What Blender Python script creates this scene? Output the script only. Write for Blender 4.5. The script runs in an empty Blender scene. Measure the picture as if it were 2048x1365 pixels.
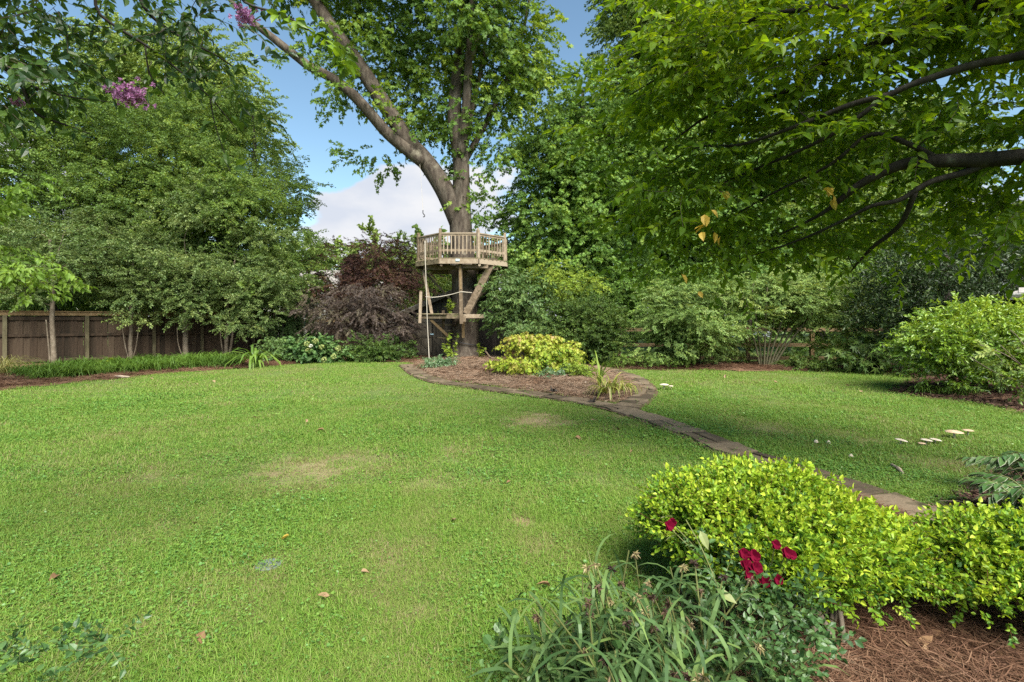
import bpy, math, random
import numpy as np
from mathutils import Vector, Matrix, Euler, noise as mnoise

# ------------------------------------------------------------------ camera, sky, sun, exposure
S = bpy.context.scene
COL = S.collection
R = math.radians
CAMH, FPX, HOR = 1.5, 1024.0, 641.0          # eye height (m), focal length and horizon row in photo pixels

cam_d = bpy.data.cameras.new('camera')
cam = bpy.data.objects.new('camera', cam_d)
COL.objects.link(cam)
cam.location = (0, 0, CAMH)
cam.rotation_euler = (R(90), 0, 0)
cam_d.sensor_width = 36
cam_d.lens = 18
cam_d.shift_y = -(682.5 - HOR) / 2048
cam_d.clip_start = 0.05
cam_d.clip_end = 2000
S.camera = cam

SUN_DIR = Vector((0.30, -0.68, 0.85)).normalized()     # towards the sun
SUN_EL = math.asin(SUN_DIR.z)
SUN_AZ = math.atan2(SUN_DIR.x, SUN_DIR.y)
wd = bpy.data.worlds.new('World')
S.world = wd
wd.use_nodes = True
nt = wd.node_tree
for n in list(nt.nodes): nt.nodes.remove(n)
def N(tree, typ, **kw):
    n = tree.nodes.new(typ)
    for k, v in kw.items():
        if k == 'inp':
            for a, b in v.items(): n.inputs[a].default_value = b
        else: setattr(n, k, v)
    return n
def math_n(tree, op, a, b=None, clamp=False):
    n = tree.nodes.new('ShaderNodeMath'); n.operation = op; n.use_clamp = clamp
    for i, x in enumerate((a, b)):
        if x is None: continue
        if isinstance(x, (int, float)): n.inputs[i].default_value = x
        else: tree.links.new(x, n.inputs[i])
    return n.outputs[0]
sky = N(nt, 'ShaderNodeTexSky', sky_type='NISHITA', sun_disc=False, sun_elevation=SUN_EL, sun_rotation=SUN_AZ,
        air_density=1.0, dust_density=0.25, ozone_density=0.9)
tc = N(nt, 'ShaderNodeTexCoord')
mp = N(nt, 'ShaderNodeMapping'); mp.inputs['Scale'].default_value = (1, 1, 2.1); mp.inputs['Location'].default_value = (0.35, 0.2, 0.1)
nt.links.new(tc.outputs['Generated'], mp.inputs[0])
cn = N(nt, 'ShaderNodeTexNoise', inp={'Scale': 3.8, 'Detail': 9, 'Roughness': 0.60})
nt.links.new(mp.outputs[0], cn.inputs['Vector'])
sep = N(nt, 'ShaderNodeSeparateXYZ'); nt.links.new(tc.outputs['Generated'], sep.inputs[0])
# cover: denser low in the sky
lowr = N(nt, 'ShaderNodeMapRange', inp={'From Min': 0.05, 'From Max': 0.42, 'To Min': 0.20, 'To Max': -0.10}); nt.links.new(sep.outputs[2], lowr.inputs[0])
cov = math_n(nt, 'ADD', cn.outputs[0], lowr.outputs[0])
for (px, py, wdt, amt) in ((790, 385, 0.14, 0.16), (690, 375, 0.10, 0.12), (560, 232, 0.035, 0.22), (860, 445, 0.1, 0.12), (720, 250, 0.13, -0.35), (590, 300, 0.10, -0.3), (660, 300, 0.06, -0.2), (1140, 100, 0.2, -0.3)):
    d = Vector(((px - 1024) / FPX, 1, (HOR - py) / FPX)).normalized()
    vm = N(nt, 'ShaderNodeVectorMath', operation='DISTANCE'); nt.links.new(tc.outputs['Generated'], vm.inputs[0]); vm.inputs[1].default_value = d
    mr = N(nt, 'ShaderNodeMapRange', interpolation_type='SMOOTHSTEP', inp={'From Min': 0.0, 'From Max': wdt * 1.5, 'To Min': amt, 'To Max': 0.0}); nt.links.new(vm.outputs['Value'], mr.inputs[0])
    cov = math_n(nt, 'ADD', cov, mr.outputs[0])
cl = N(nt, 'ShaderNodeMapRange', interpolation_type='SMOOTHSTEP', inp={'From Min': 0.60, 'From Max': 0.70}); nt.links.new(cov, cl.inputs[0])
cn2 = N(nt, 'ShaderNodeTexNoise', inp={'Scale': 7.0, 'Detail': 6, 'Roughness': 0.5}); nt.links.new(mp.outputs[0], cn2.inputs['Vector'])
crm = N(nt, 'ShaderNodeValToRGB'); nt.links.new(cn2.outputs[0], crm.inputs[0])
crm.color_ramp.elements[0].position = 0.35; crm.color_ramp.elements[0].color = (3.4, 3.65, 4.15, 1)
crm.color_ramp.elements[1].position = 0.6; crm.color_ramp.elements[1].color = (4.3, 4.35, 4.5, 1)
mx = N(nt, 'ShaderNodeMix', data_type='RGBA')
nt.links.new(cl.outputs[0], mx.inputs['Factor']); _sm = N(nt, 'ShaderNodeMix', data_type='RGBA', blend_type='MULTIPLY', inp={'Factor': 1.0}); _sm.inputs['B'].default_value = (.93, 1.03, .96, 1); nt.links.new(sky.outputs[0], _sm.inputs['A']); nt.links.new(_sm.outputs['Result'], mx.inputs['A']); nt.links.new(crm.outputs[0], mx.inputs['B'])
bg = N(nt, 'ShaderNodeBackground', inp={'Strength': 0.070}); nt.links.new(mx.outputs['Result'], bg.inputs[0])
wo = N(nt, 'ShaderNodeOutputWorld'); nt.links.new(bg.outputs[0], wo.inputs[0])

sun_d = bpy.data.lights.new('sun', 'SUN'); sun_d.energy = 4.1; sun_d.angle = R(42); sun_d.color = (1.0, 0.955, 0.88)
sun = bpy.data.objects.new('sun', sun_d); COL.objects.link(sun)
sun.rotation_euler = (-SUN_DIR).to_track_quat('-Z', 'Y').to_euler()
S.view_settings.view_transform = 'Standard'; S.view_settings.look = 'None'
S.view_settings.gamma = 1; S.view_settings.use_curve_mapping = False
S.view_settings.exposure = 1.6
S.cycles.max_bounces = 8; S.cycles.diffuse_bounces = 6; S.cycles.glossy_bounces = 2; S.cycles.transmission_bounces = 4
S.cycles.caustics_reflective = False; S.cycles.caustics_refractive = False
S.cycles.use_denoising = False
S.render.filter_size = 1.3

# ------------------------------------------------------------------ helpers
def P(px, py, d): return Vector(((px - 1024) / FPX * d, d, CAMH + (HOR - py) / FPX * d))
def G(px, py, z=0.0):
    d = (CAMH - z) * FPX / (py - HOR); return Vector(((px - 1024) / FPX * d, d, z))
def tag(o, label=None, cat=None, group=None, kind=None):
    for k, v in (('label', label), ('category', cat), ('group', group), ('kind', kind)):
        if v: o[k] = v
    return o
BASE = {}
def thing(name, label, cat, loc=(0, 0, 0), group=None):
    o = bpy.data.objects.new(name, None); COL.objects.link(o); o.location = loc; o.empty_display_size = 0.2
    BASE[o.name] = Vector(loc)
    return tag(o, label, cat, group)
def base_of(p): return BASE.get(p.name, Vector((0, 0, 0))) if p else Vector((0, 0, 0))
def link(name, me, parent=None, loc=None):
    o = bpy.data.objects.new(name, me); COL.objects.link(o)
    if parent:
        o.parent = parent; BASE[o.name] = base_of(parent)
    if loc is not None: o.location = loc
    return o
class MB:
    def __init__(s): s.v = []; s.f = []; s.m = []; s.cur = 0; s.smooth = False
    def add(s, vs, fs):
        b = len(s.v); s.v += [tuple(x) for x in vs]; s.f += [tuple(i + b for i in f) for f in fs]; s.m += [s.cur] * len(fs); return s
    def box(s, c, size, M=None):
        x, y, z = (k / 2 for k in size); c = Vector(c); vs = []
        for dx, dy, dz in ((-x, -y, -z), (x, -y, -z), (x, y, -z), (-x, y, -z), (-x, -y, z), (x, -y, z), (x, y, z), (-x, y, z)):
            q = Vector((dx, dy, dz)); vs.append(c + (M @ q if M else q))
        return s.add(vs, [(0, 3, 2, 1), (4, 5, 6, 7), (0, 1, 5, 4), (1, 2, 6, 5), (2, 3, 7, 6), (3, 0, 4, 7)])
    def bar(s, p0, p1, w, h, up=(0, 0, 1)):
        # box along p0-p1: w across (horizontal), h along 'up'
        p0, p1 = Vector(p0), Vector(p1); d = (p1 - p0); L = d.length; d.normalize()
        up = Vector(up); side = d.cross(up)
        if side.length < 1e-4: side = d.cross(Vector((0, 1, 0)))
        side.normalize(); u = side.cross(d)
        M = Matrix((d, side, u)).transposed()
        return s.box((p0 + p1) / 2, (L, w, h), M)
    def tube(s, pts, rad, n=6, cap=True, lump=0.0, seed=0):
        pts = [Vector(p) for p in pts]; k = len(pts)
        if isinstance(rad, (int, float)): rad = [rad] * k
        t = (pts[1] - pts[0]).normalized(); a = t.orthogonal().normalized(); b0 = len(s.v); vs = []
        for i in range(k):
            t2 = (pts[min(i + 1, k - 1)] - pts[max(i - 1, 0)]).normalized()
            a = (a - t2 * a.dot(t2)).normalized(); b = t2.cross(a)
            for j in range(n):
                an = 2 * math.pi * j / n; dr = a * math.cos(an) + b * math.sin(an); r = rad[i]
                if lump: r *= 1 + lump * mnoise.noise(Vector((dr.x * 2 + seed, dr.y * 2, pts[i].length * 0.9 + dr.z * 2)))
                vs.append(pts[i] + dr * r)
        fs = [(i * n + j, i * n + (j + 1) % n, (i + 1) * n + (j + 1) % n, (i + 1) * n + j) for i in range(k - 1) for j in range(n)]
        if cap: fs.append(tuple(range(n))[::-1]); fs.append(tuple((k - 1) * n + j for j in range(n)))
        return s.add(vs, fs)
    def mesh(s, name, mats, base=None):
        me = bpy.data.meshes.new(name); b = base or Vector((0, 0, 0))
        me.from_pydata([(x - b.x, y - b.y, z - b.z) for x, y, z in s.v], [], s.f)
        for m in (mats if isinstance(mats, (list, tuple)) else [mats]): me.materials.append(m)
        me.polygons.foreach_set('material_index', s.m)
        if s.smooth: me.polygons.foreach_set('use_smooth', [True] * len(s.f))
        me.update(); return me
    def build(s, name, mats, parent=None): return link(name, s.mesh(name, mats, base_of(parent)), parent)
def smooth_path(pts, sub=4):
    pts = [Vector(p) for p in pts]; out = []
    q = [pts[0] * 2 - pts[1]] + pts + [pts[-1] * 2 - pts[-2]]
    for i in range(1, len(q) - 2):
        for j in range(sub):
            t = j / sub; p0, p1, p2, p3 = q[i - 1:i + 3]
            out.append(0.5 * ((2 * p1) + (p2 - p0) * t + (2 * p0 - 5 * p1 + 4 * p2 - p3) * t * t + (3 * p1 - p0 - 3 * p2 + p3) * t ** 3))
    return out + [pts[-1]]
def lerp_list(vals, n):
    return list(np.interp(np.linspace(0, len(vals) - 1, n), range(len(vals)), vals))

# ------------------------------------------------------------------ materials
def new_mat(name):
    m = bpy.data.materials.new(name); m.use_nodes = True; t = m.node_tree
    b = t.nodes['Principled BSDF']; return m, t, b
def ramp(t, stops, fac):
    r = N(t, 'ShaderNodeValToRGB'); cr = r.color_ramp
    while len(cr.elements) < len(stops): cr.elements.new(0.5)
    for e, (p, c) in zip(cr.elements, stops): e.position = p; e.color = (*c, 1)
    t.links.new(fac, r.inputs[0]); return r.outputs[0]
def leaf_mat(name, cols, trans=0.38, rough=0.5, spec=0.25, var=0.5, tcol=(1.3, 1.15, 0.5), boost=(1.45, 1.25, 0.95)):
    m, t, b = new_mat(name)
    at = N(t, 'ShaderNodeAttribute', attribute_type='INSTANCER', attribute_name='tint')
    oi = N(t, 'ShaderNodeObjectInfo'); ge = N(t, 'ShaderNodeNewGeometry')
    f = math_n(t, 'ADD', at.outputs['Fac'], math_n(t, 'MULTIPLY', math_n(t, 'SUBTRACT', oi.outputs['Random'], 0.5), var * 0.5))
    f = math_n(t, 'ADD', f, math_n(t, 'MULTIPLY', math_n(t, 'SUBTRACT', ge.outputs['Random Per Island'], 0.5), var), clamp=True)
    n = len(cols); c = ramp(t, [(i / (n - 1), tuple(min(.8, q * k) for q, k in zip(x, boost))) for i, x in enumerate(cols)], f)
    t.links.new(c, b.inputs['Base Color'])
    b.inputs['Roughness'].default_value = rough; b.inputs['Specular IOR Level'].default_value = spec
    tm = N(t, 'ShaderNodeMix', data_type='RGBA', blend_type='MULTIPLY'); tm.inputs['Factor'].default_value = 1
    t.links.new(c, tm.inputs['A']); tm.inputs['B'].default_value = (*tcol, 1)
    tr = N(t, 'ShaderNodeBsdfTranslucent'); t.links.new(tm.outputs['Result'], tr.inputs[0])
    ms = N(t, 'ShaderNodeMixShader'); ms.inputs[0].default_value = trans
    t.links.new(b.outputs[0], ms.inputs[1]); t.links.new(tr.outputs[0], ms.inputs[2])
    t.links.new(ms.outputs[0], t.nodes['Material Output'].inputs[0]); return m
def rough_mat(name, cols, scale=6, stretch=(1, 1, 1), rough=0.85, bump=0.3, bscale=None, detail=6, spec=0.2, rnd=0.0, dist=0.02, extra=None):
    """mottled colour from noise in object space, with a matching bump; extra = (scale, [stops]) overlays a second blotch"""
    m, t, b = new_mat(name)
    tcn = N(t, 'ShaderNodeTexCoord'); mpn = N(t, 'ShaderNodeMapping'); mpn.inputs['Scale'].default_value = stretch
    t.links.new(tcn.outputs['Object'], mpn.inputs[0])
    no = N(t, 'ShaderNodeTexNoise', inp={'Scale': scale, 'Detail': detail, 'Roughness': 0.62}); t.links.new(mpn.outputs[0], no.inputs['Vector'])
    f = no.outputs[0]
    if rnd:
        oi = N(t, 'ShaderNodeObjectInfo'); f = math_n(t, 'ADD', f, math_n(t, 'MULTIPLY', math_n(t, 'SUBTRACT', oi.outputs['Random'], 0.5), rnd), clamp=True)
    n = len(cols); c = ramp(t, [(0.28 + 0.44 * i / (n - 1), x) for i, x in enumerate(cols)], f)
    if extra:
        n2 = N(t, 'ShaderNodeTexNoise', inp={'Scale': extra[0], 'Detail': 5, 'Roughness': 0.6}); t.links.new(tcn.outputs['Object'], n2.inputs['Vector'])
        mr = N(t, 'ShaderNodeMapRange', inp={'From Min': extra[2], 'From Max': extra[2] + 0.12}); t.links.new(n2.outputs[0], mr.inputs[0])
        mm = N(t, 'ShaderNodeMix', data_type='RGBA'); t.links.new(mr.outputs[0], mm.inputs['Factor']); t.links.new(c, mm.inputs['A']); mm.inputs['B'].default_value = (*extra[1], 1)
        c = mm.outputs['Result']
    t.links.new(c, b.inputs['Base Color']); b.inputs['Roughness'].default_value = rough; b.inputs['Specular IOR Level'].default_value = spec
    if bump:
        n3 = N(t, 'ShaderNodeTexNoise', inp={'Scale': bscale or scale * 2, 'Detail': 5, 'Roughness': 0.65}); t.links.new(mpn.outputs[0], n3.inputs['Vector'])
        bp = N(t, 'ShaderNodeBump', inp={'Strength': bump, 'Distance': dist}); t.links.new(n3.outputs[0], bp.inputs['Height']); t.links.new(bp.outputs[0], b.inputs['Normal'])
    return m
def plain_mat(name, col, rough=0.6, spec=0.3, metal=0.0):
    m, t, b = new_mat(name); b.inputs['Base Color'].default_value = (*col, 1); b.inputs['Roughness'].default_value = rough
    b.inputs['Specular IOR Level'].default_value = spec; b.inputs['Metallic'].default_value = metal; return m

M = {}
M['bark_sycamore'] = rough_mat('bark_sycamore', [(0.027, 0.019, 0.015), (0.078, 0.061, 0.045), (0.146, 0.122, 0.092)], 7, (1, 1, 0.28), bump=0.9, bscale=16, dist=0.05, extra=(1.6, (0.200, 0.177, 0.127), 0.60))
M['bark_dark'] = rough_mat('bark_dark', [(0.021, 0.017, 0.014), (0.051, 0.041, 0.032), (0.085, 0.072, 0.060)], 14, (1, 1, 0.4), bump=0.6, extra=(5, (0.111, 0.119, 0.085), 0.62))
M['bark_black'] = rough_mat('bark_black', [(0.010, 0.008, 0.006), (0.022, 0.018, 0.014), (0.04, 0.036, 0.028)], 14, (1, 1, 0.4), bump=0.6, extra=(5, (0.07, 0.075, 0.055), 0.64))
M['bark_pale'] = rough_mat('bark_pale', [(0.068, 0.055, 0.037), (0.137, 0.110, 0.077), (0.205, 0.176, 0.129)], 12, (1, 1, 0.6), bump=0.4, extra=(7, (0.057, 0.066, 0.030), 0.6))
M['bark_stem'] = rough_mat('bark_stem', [(0.055, 0.049, 0.025), (0.110, 0.099, 0.055), (0.149, 0.139, 0.085)], 20, (1, 1, 0.4), bump=0.3)
M['twig'] = plain_mat('twig', (0.06, 0.045, 0.03), 0.8)
M['twig_green'] = plain_mat('twig_green', (0.12, 0.13, 0.04), 0.7)
M['twig_red'] = plain_mat('twig_red', (0.16, 0.07, 0.03), 0.7)
M['wood_pale'] = rough_mat('wood_pale', [(0.115, 0.084, 0.053), (0.206, 0.156, 0.104), (0.281, 0.225, 0.157)], 9, (1, 1, 1), bump=0.35, rnd=0.5, extra=(3, (0.133, 0.111, 0.051), 0.62))
M['wood_moss'] = rough_mat('wood_moss', [(0.083, 0.064, 0.038), (0.158, 0.124, 0.075), (0.225, 0.188, 0.112)], 9, (1, 1, 1), bump=0.3, rnd=0.3, extra=(4, (0.090, 0.098, 0.034), 0.55))
M['fence_dark'] = rough_mat('fence_dark', [(0.020, 0.015, 0.009), (0.044, 0.029, 0.018), (0.067, 0.048, 0.030)], 10, (1, 1, 0.15), bump=0.4, rnd=0.35, extra=(2.2, (0.022, 0.021, 0.009), 0.6))
M['fence_post'] = rough_mat('fence_post', [(0.044, 0.039, 0.019), (0.083, 0.072, 0.039), (0.110, 0.099, 0.055)], 9, (1, 1, 0.3), bump=0.4, rnd=0.2)
M['fence_cap'] = rough_mat('fence_cap', [(0.101, 0.065, 0.030), (0.167, 0.113, 0.054), (0.202, 0.149, 0.083)], 8, (1, 1, 1), bump=0.3, rnd=0.2)
M['shed_wood'] = rough_mat('shed_wood', [(0.02, 0.018, 0.015), (0.04, 0.034, 0.028), (0.06, 0.05, 0.042)], 9, (1, 1, 0.2), bump=0.4, rnd=0.3)
M['shed_door'] = rough_mat('shed_door', [(0.04, 0.035, 0.025), (0.075, 0.063, 0.045), (0.11, 0.095, 0.07)], 9, (1, 1, 0.2), bump=0.4, rnd=0.3)
M['shingle'] = rough_mat('shingle', [(0.15, 0.138, 0.125), (0.26, 0.24, 0.22), (0.38, 0.35, 0.31)], 25, rnd=0.35, bump=0.3)
M['white_paint'] = rough_mat('white_paint', [(0.595, 0.586, 0.552), (0.663, 0.654, 0.620), (0.697, 0.689, 0.663)], 3, bump=0.0, rough=0.5)
M['siding'] = rough_mat('siding', [(0.440, 0.424, 0.384), (0.496, 0.480, 0.440), (0.528, 0.512, 0.480)], 3, bump=0.05)
M['glass'] = plain_mat('glass', (0.02, 0.025, 0.03), 0.08, 0.6)
M['rope'] = rough_mat('rope', [(0.315, 0.285, 0.225), (0.413, 0.375, 0.300), (0.465, 0.427, 0.360)], 60, bump=0.3)
M['steel'] = plain_mat('steel', (0.05, 0.05, 0.05), 0.5, 0.4, 0.6)
M['bracket'] = plain_mat('bracket', (0.36, 0.52, 0.58), 0.5)
M['stone'] = rough_mat('stone', [(0.058, 0.043, 0.027), (0.101, 0.075, 0.047), (0.148, 0.112, 0.072)], 9, bump=0.5, rnd=0.7, extra=(3.0, (0.039, 0.035, 0.015), 0.57))
M['soil'] = rough_mat('soil', [(0.05, 0.03, 0.02), (0.10, 0.062, 0.042), (0.16, 0.10, 0.07)], 30, bump=0.8, detail=8)
M['straw_soil'] = rough_mat('straw_soil', [(0.068, 0.034, 0.020), (0.143, 0.079, 0.046), (0.217, 0.135, 0.086)], 26, (1, 2.2, 1), bump=0.9, detail=9, extra=(7, (0.090, 0.053, 0.034), 0.6))
M['dark_mulch'] = rough_mat('dark_mulch', [(0.018, 0.010, 0.008), (0.044, 0.026, 0.019), (0.088, 0.052, 0.040)], 34, bump=1.0, detail=9)
M['lawn_soil'] = rough_mat('lawn_soil', [(0.050, 0.075, 0.018), (0.090, 0.130, 0.030), (0.130, 0.160, 0.050)], 14, bump=0.5, detail=9, extra=(1.1, (0.170, 0.150, 0.070), 0.66))
M['lawn_soil'] = M['lawn_soil']
_t = M['lawn_soil'].node_tree; _b = _t.nodes['Principled BSDF']; _src = _b.inputs['Base Color'].links[0].from_socket
_a = N(_t, 'ShaderNodeAttribute', attribute_name='bare'); _m = N(_t, 'ShaderNodeMix', data_type='RGBA'); _m.inputs['B'].default_value = (0.27, 0.20, 0.115, 1)
_t.links.new(_a.outputs['Fac'], _m.inputs['Factor']); _t.links.new(_src, _m.inputs['A']); _t.links.new(_m.outputs['Result'], _b.inputs['Base Color'])
M['land'] = rough_mat('land', [(0.05, 0.08, 0.02), (0.09, 0.14, 0.03), (0.13, 0.17, 0.05)], 0.8, bump=0.2, detail=10)
M['cap_white'] = rough_mat('cap_white', [(0.370, 0.295, 0.206), (0.471, 0.406, 0.312), (0.538, 0.492, 0.411)], 18, bump=0.2)
M['cap_tan'] = rough_mat('cap_tan', [(0.300, 0.203, 0.120), (0.413, 0.300, 0.195), (0.495, 0.390, 0.277)], 18, bump=0.2)
M['cap_gill'] = plain_mat('cap_gill', (0.35, 0.28, 0.2), 0.8)
M['valve'] = rough_mat('valve', [(0.071, 0.093, 0.092), (0.102, 0.127, 0.125), (0.128, 0.146, 0.140)], 20, bump=0.2)
M['car_white'] = plain_mat('car_white', (0.75, 0.75, 0.75), 0.3, 0.5)
M['red_lamp'] = plain_mat('red_lamp', (0.5, 0.05, 0.05), 0.3)
M['tyre'] = plain_mat('tyre', (0.02, 0.02, 0.02), 0.8)
# foliage colours
M['l_sycamore'] = leaf_mat('l_sycamore', [(0.03, 0.07, 0.014), (0.06, 0.13, 0.02), (0.10, 0.18, 0.025), (0.19, 0.28, 0.03)], trans=0.4, var=0.4, boost=(1.7, 1.45, 1.5))
M['l_elm'] = leaf_mat('l_elm', [(0.03, 0.062, 0.016), (0.055, 0.105, 0.022), (0.085, 0.145, 0.028), (0.13, 0.18, 0.04)], trans=0.45, boost=(2.15, 1.9, 1.9))
M['l_holly'] = leaf_mat('l_holly', [(0.03, 0.062, 0.022), (0.055, 0.10, 0.035), (0.085, 0.13, 0.05), (0.12, 0.165, 0.06)], trans=0.3, rough=0.45, spec=0.3, boost=(1.9, 1.7, 1.3))
M['l_back'] = leaf_mat('l_back', [(0.035, 0.07, 0.018), (0.06, 0.11, 0.025), (0.10, 0.16, 0.035), (0.15, 0.21, 0.05)], trans=0.35, boost=(2.0, 1.75, 1.7))
M['l_maple'] = leaf_mat('l_maple', [(0.028, 0.068, 0.014), (0.05, 0.115, 0.02), (0.08, 0.16, 0.026), (0.13, 0.215, 0.035)], trans=0.36, boost=(2.1, 1.75, 1.9))
M['l_magnolia'] = leaf_mat('l_magnolia', [(0.010, 0.024, 0.009), (0.02, 0.045, 0.015), (0.035, 0.068, 0.022), (0.06, 0.10, 0.03)], trans=0.12, rough=0.45, spec=0.3)
M['l_overhang'] = leaf_mat('l_overhang', [(0.035, 0.075, 0.010), (0.065, 0.125, 0.012), (0.10, 0.17, 0.016), (0.16, 0.235, 0.022)], trans=0.6, rough=0.4, tcol=(1.4, 1.25, 0.3), boost=(1.65, 1.55, 1.25))
M['l_crape'] = leaf_mat('l_crape', [(0.018, 0.045, 0.014), (0.035, 0.075, 0.018), (0.065, 0.12, 0.022), (0.14, 0.24, 0.025)], trans=0.42, rough=0.38, spec=0.45, boost=(1.15, 1.1, 0.9))
M['l_dogwood'] = leaf_mat('l_dogwood', [(0.06, 0.13, 0.022), (0.09, 0.18, 0.03), (0.13, 0.23, 0.04)], trans=0.4)
M['l_burgundy'] = leaf_mat('l_burgundy', [(0.035, 0.018, 0.018), (0.075, 0.03, 0.026), (0.12, 0.055, 0.036), (0.15, 0.10, 0.045)], trans=0.35, tcol=(1.4, 0.85, 0.6), boost=(1.15, 1.35, 1.35))
M['l_purple'] = leaf_mat('l_purple', [(0.025, 0.02, 0.020), (0.05, 0.038, 0.036), (0.08, 0.062, 0.054), (0.105, 0.10, 0.06)], trans=0.25, tcol=(1.3, 0.85, 0.7), boost=(1.15, 1.1, 0.95))
M['l_arbor'] = leaf_mat('l_arbor', [(0.010, 0.03, 0.010), (0.022, 0.055, 0.016), (0.04, 0.085, 0.024)], trans=0.12)
M['l_gold'] = leaf_mat('l_gold', [(0.10, 0.20, 0.03), (0.21, 0.35, 0.03), (0.36, 0.46, 0.04), (0.50, 0.52, 0.09), (0.48, 0.32, 0.14)], trans=0.35, var=0.45, boost=(0.75, 0.75, 0.75))
M['l_abelia'] = leaf_mat('l_abelia', [(0.04, 0.12, 0.022), (0.12, 0.26, 0.022), (0.26, 0.42, 0.026), (0.40, 0.53, 0.055)], trans=0.35, rough=0.42, var=0.62, boost=(1.08, 0.97, 0.95))
M['l_camellia'] = leaf_mat('l_camellia', [(0.03, 0.07, 0.014), (0.08, 0.155, 0.02), (0.17, 0.27, 0.03), (0.28, 0.36, 0.045)], trans=0.28, rough=0.38, spec=0.5, boost=(1.25, 1.25, 1.1))
M['l_euonymus'] = leaf_mat('l_euonymus', [(0.05, 0.09, 0.026), (0.085, 0.145, 0.042), (0.125, 0.19, 0.055), (0.19, 0.235, 0.075)], trans=0.3, boost=(1.5, 1.45, 1.2))
M['l_viburnum'] = leaf_mat('l_viburnum', [(0.03, 0.075, 0.026), (0.06, 0.12, 0.042), (0.095, 0.165, 0.055)], trans=0.25)
M['l_shrub'] = leaf_mat('l_shrub', [(0.02, 0.05, 0.014), (0.042, 0.09, 0.022), (0.075, 0.13, 0.03)], trans=0.22)
M['l_hazel'] = leaf_mat('l_hazel', [(0.06, 0.12, 0.02), (0.11, 0.19, 0.03), (0.18, 0.27, 0.04)], trans=0.35)
M['l_blue'] = leaf_mat('l_blue', [(0.035, 0.085, 0.045), (0.06, 0.13, 0.07), (0.10, 0.18, 0.10)], trans=0.15, rough=0.35, spec=0.5)
M['l_hydrangea'] = leaf_mat('l_hydrangea', [(0.025, 0.07, 0.025), (0.05, 0.115, 0.042), (0.085, 0.165, 0.06)], trans=0.25)
M['l_rose'] = leaf_mat('l_rose', [(0.025, 0.065, 0.028), (0.05, 0.11, 0.05), (0.09, 0.16, 0.075)], trans=0.15, rough=0.42, spec=0.4, boost=(1.1, 1.05, 0.62))
M['l_strap'] = leaf_mat('l_strap', [(0.05, 0.095, 0.04), (0.085, 0.145, 0.065), (0.13, 0.20, 0.085), (0.17, 0.24, 0.08)], trans=0.25, rough=0.42, boost=(0.85, 0.9, 0.68))
M['l_liriope'] = leaf_mat('l_liriope', [(0.03, 0.075, 0.016), (0.055, 0.12, 0.022), (0.09, 0.17, 0.03)], trans=0.3)
M['l_fountain'] = leaf_mat('l_fountain', [(0.10, 0.13, 0.05), (0.16, 0.19, 0.08), (0.24, 0.25, 0.12)], trans=0.3)
M['l_daylily'] = leaf_mat('l_daylily', [(0.14, 0.20, 0.03), (0.27, 0.32, 0.05), (0.42, 0.40, 0.10), (0.5, 0.42, 0.2)], trans=0.3, boost=(0.75, 0.75, 0.75))
M['l_cover'] = leaf_mat('l_cover', [(0.04, 0.09, 0.02), (0.075, 0.15, 0.03), (0.12, 0.21, 0.045)], trans=0.3)
M['l_lime'] = leaf_mat('l_lime', [(0.22, 0.32, 0.03), (0.32, 0.42, 0.04)], trans=0.35, boost=(0.75, 0.75, 0.75))
M['l_yellow'] = leaf_mat('l_yellow', [(0.52, 0.36, 0.06), (0.62, 0.45, 0.09)], trans=0.35, tcol=(1.2, 1.0, 0.5), boost=(0.85, 0.82, 0.75))
M['l_dead'] = leaf_mat('l_dead', [(0.18, 0.085, 0.035), (0.32, 0.17, 0.075), (0.44, 0.28, 0.14)], trans=0.1, rough=0.7, tcol=(1, 0.8, 0.5), boost=(0.6, 0.66, 0.75))
M['l_straw'] = leaf_mat('l_straw', [(0.11, 0.05, 0.028), (0.21, 0.105, 0.058), (0.33, 0.19, 0.11), (0.43, 0.30, 0.20)], trans=0.0, rough=0.7, spec=0.2, boost=(0.54, 0.55, 0.56))
M['l_chip'] = leaf_mat('l_chip', [(0.05, 0.028, 0.02), (0.10, 0.058, 0.042), (0.20, 0.12, 0.09)], trans=0.0, rough=0.85, spec=0.15, boost=(0.72, 0.7, 0.68))
M['l_pale'] = leaf_mat('l_pale', [(0.40, 0.32, 0.24), (0.55, 0.47, 0.38)], trans=0.0, rough=0.8, boost=(0.72, 0.7, 0.68))
M['grass'] = leaf_mat('grass', [(0.20, 0.15, 0.08), (0.155, 0.175, 0.045), (0.115, 0.20, 0.022), (0.075, 0.155, 0.018), (0.05, 0.115, 0.02)], trans=0.3, rough=0.55, var=0.5, spec=0.2, boost=(1.42, 1.4, 1.62))
M['clover'] = leaf_mat('clover', [(0.15, 0.22, 0.03), (0.095, 0.19, 0.028), (0.06, 0.145, 0.03)], trans=0.3, rough=0.42, spec=0.4, boost=(1.28, 1.28, 1.45))
M['pink'] = leaf_mat('pink', [(0.45, 0.17, 0.36), (0.60, 0.27, 0.50), (0.70, 0.38, 0.58)], trans=0.3, tcol=(1.1, 0.9, 1.0), boost=(0.7, 0.72, 0.75))
M['crimson'] = leaf_mat('crimson', [(0.30, 0.004, 0.03), (0.48, 0.008, 0.06)], trans=0.25, tcol=(1.2, 0.6, 0.7), rough=0.7, spec=0.08, boost=(0.3, 0.3, 0.35))
M['seed'] = leaf_mat('seed', [(0.05, 0.03, 0.025), (0.14, 0.085, 0.055), (0.36, 0.31, 0.14)], trans=0.1, boost=(0.75, 0.75, 0.75))
M['hyd_flower'] = leaf_mat('hyd_flower', [(0.35, 0.42, 0.12), (0.5, 0.55, 0.22)], trans=0.3, boost=(0.75, 0.75, 0.75))
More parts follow.
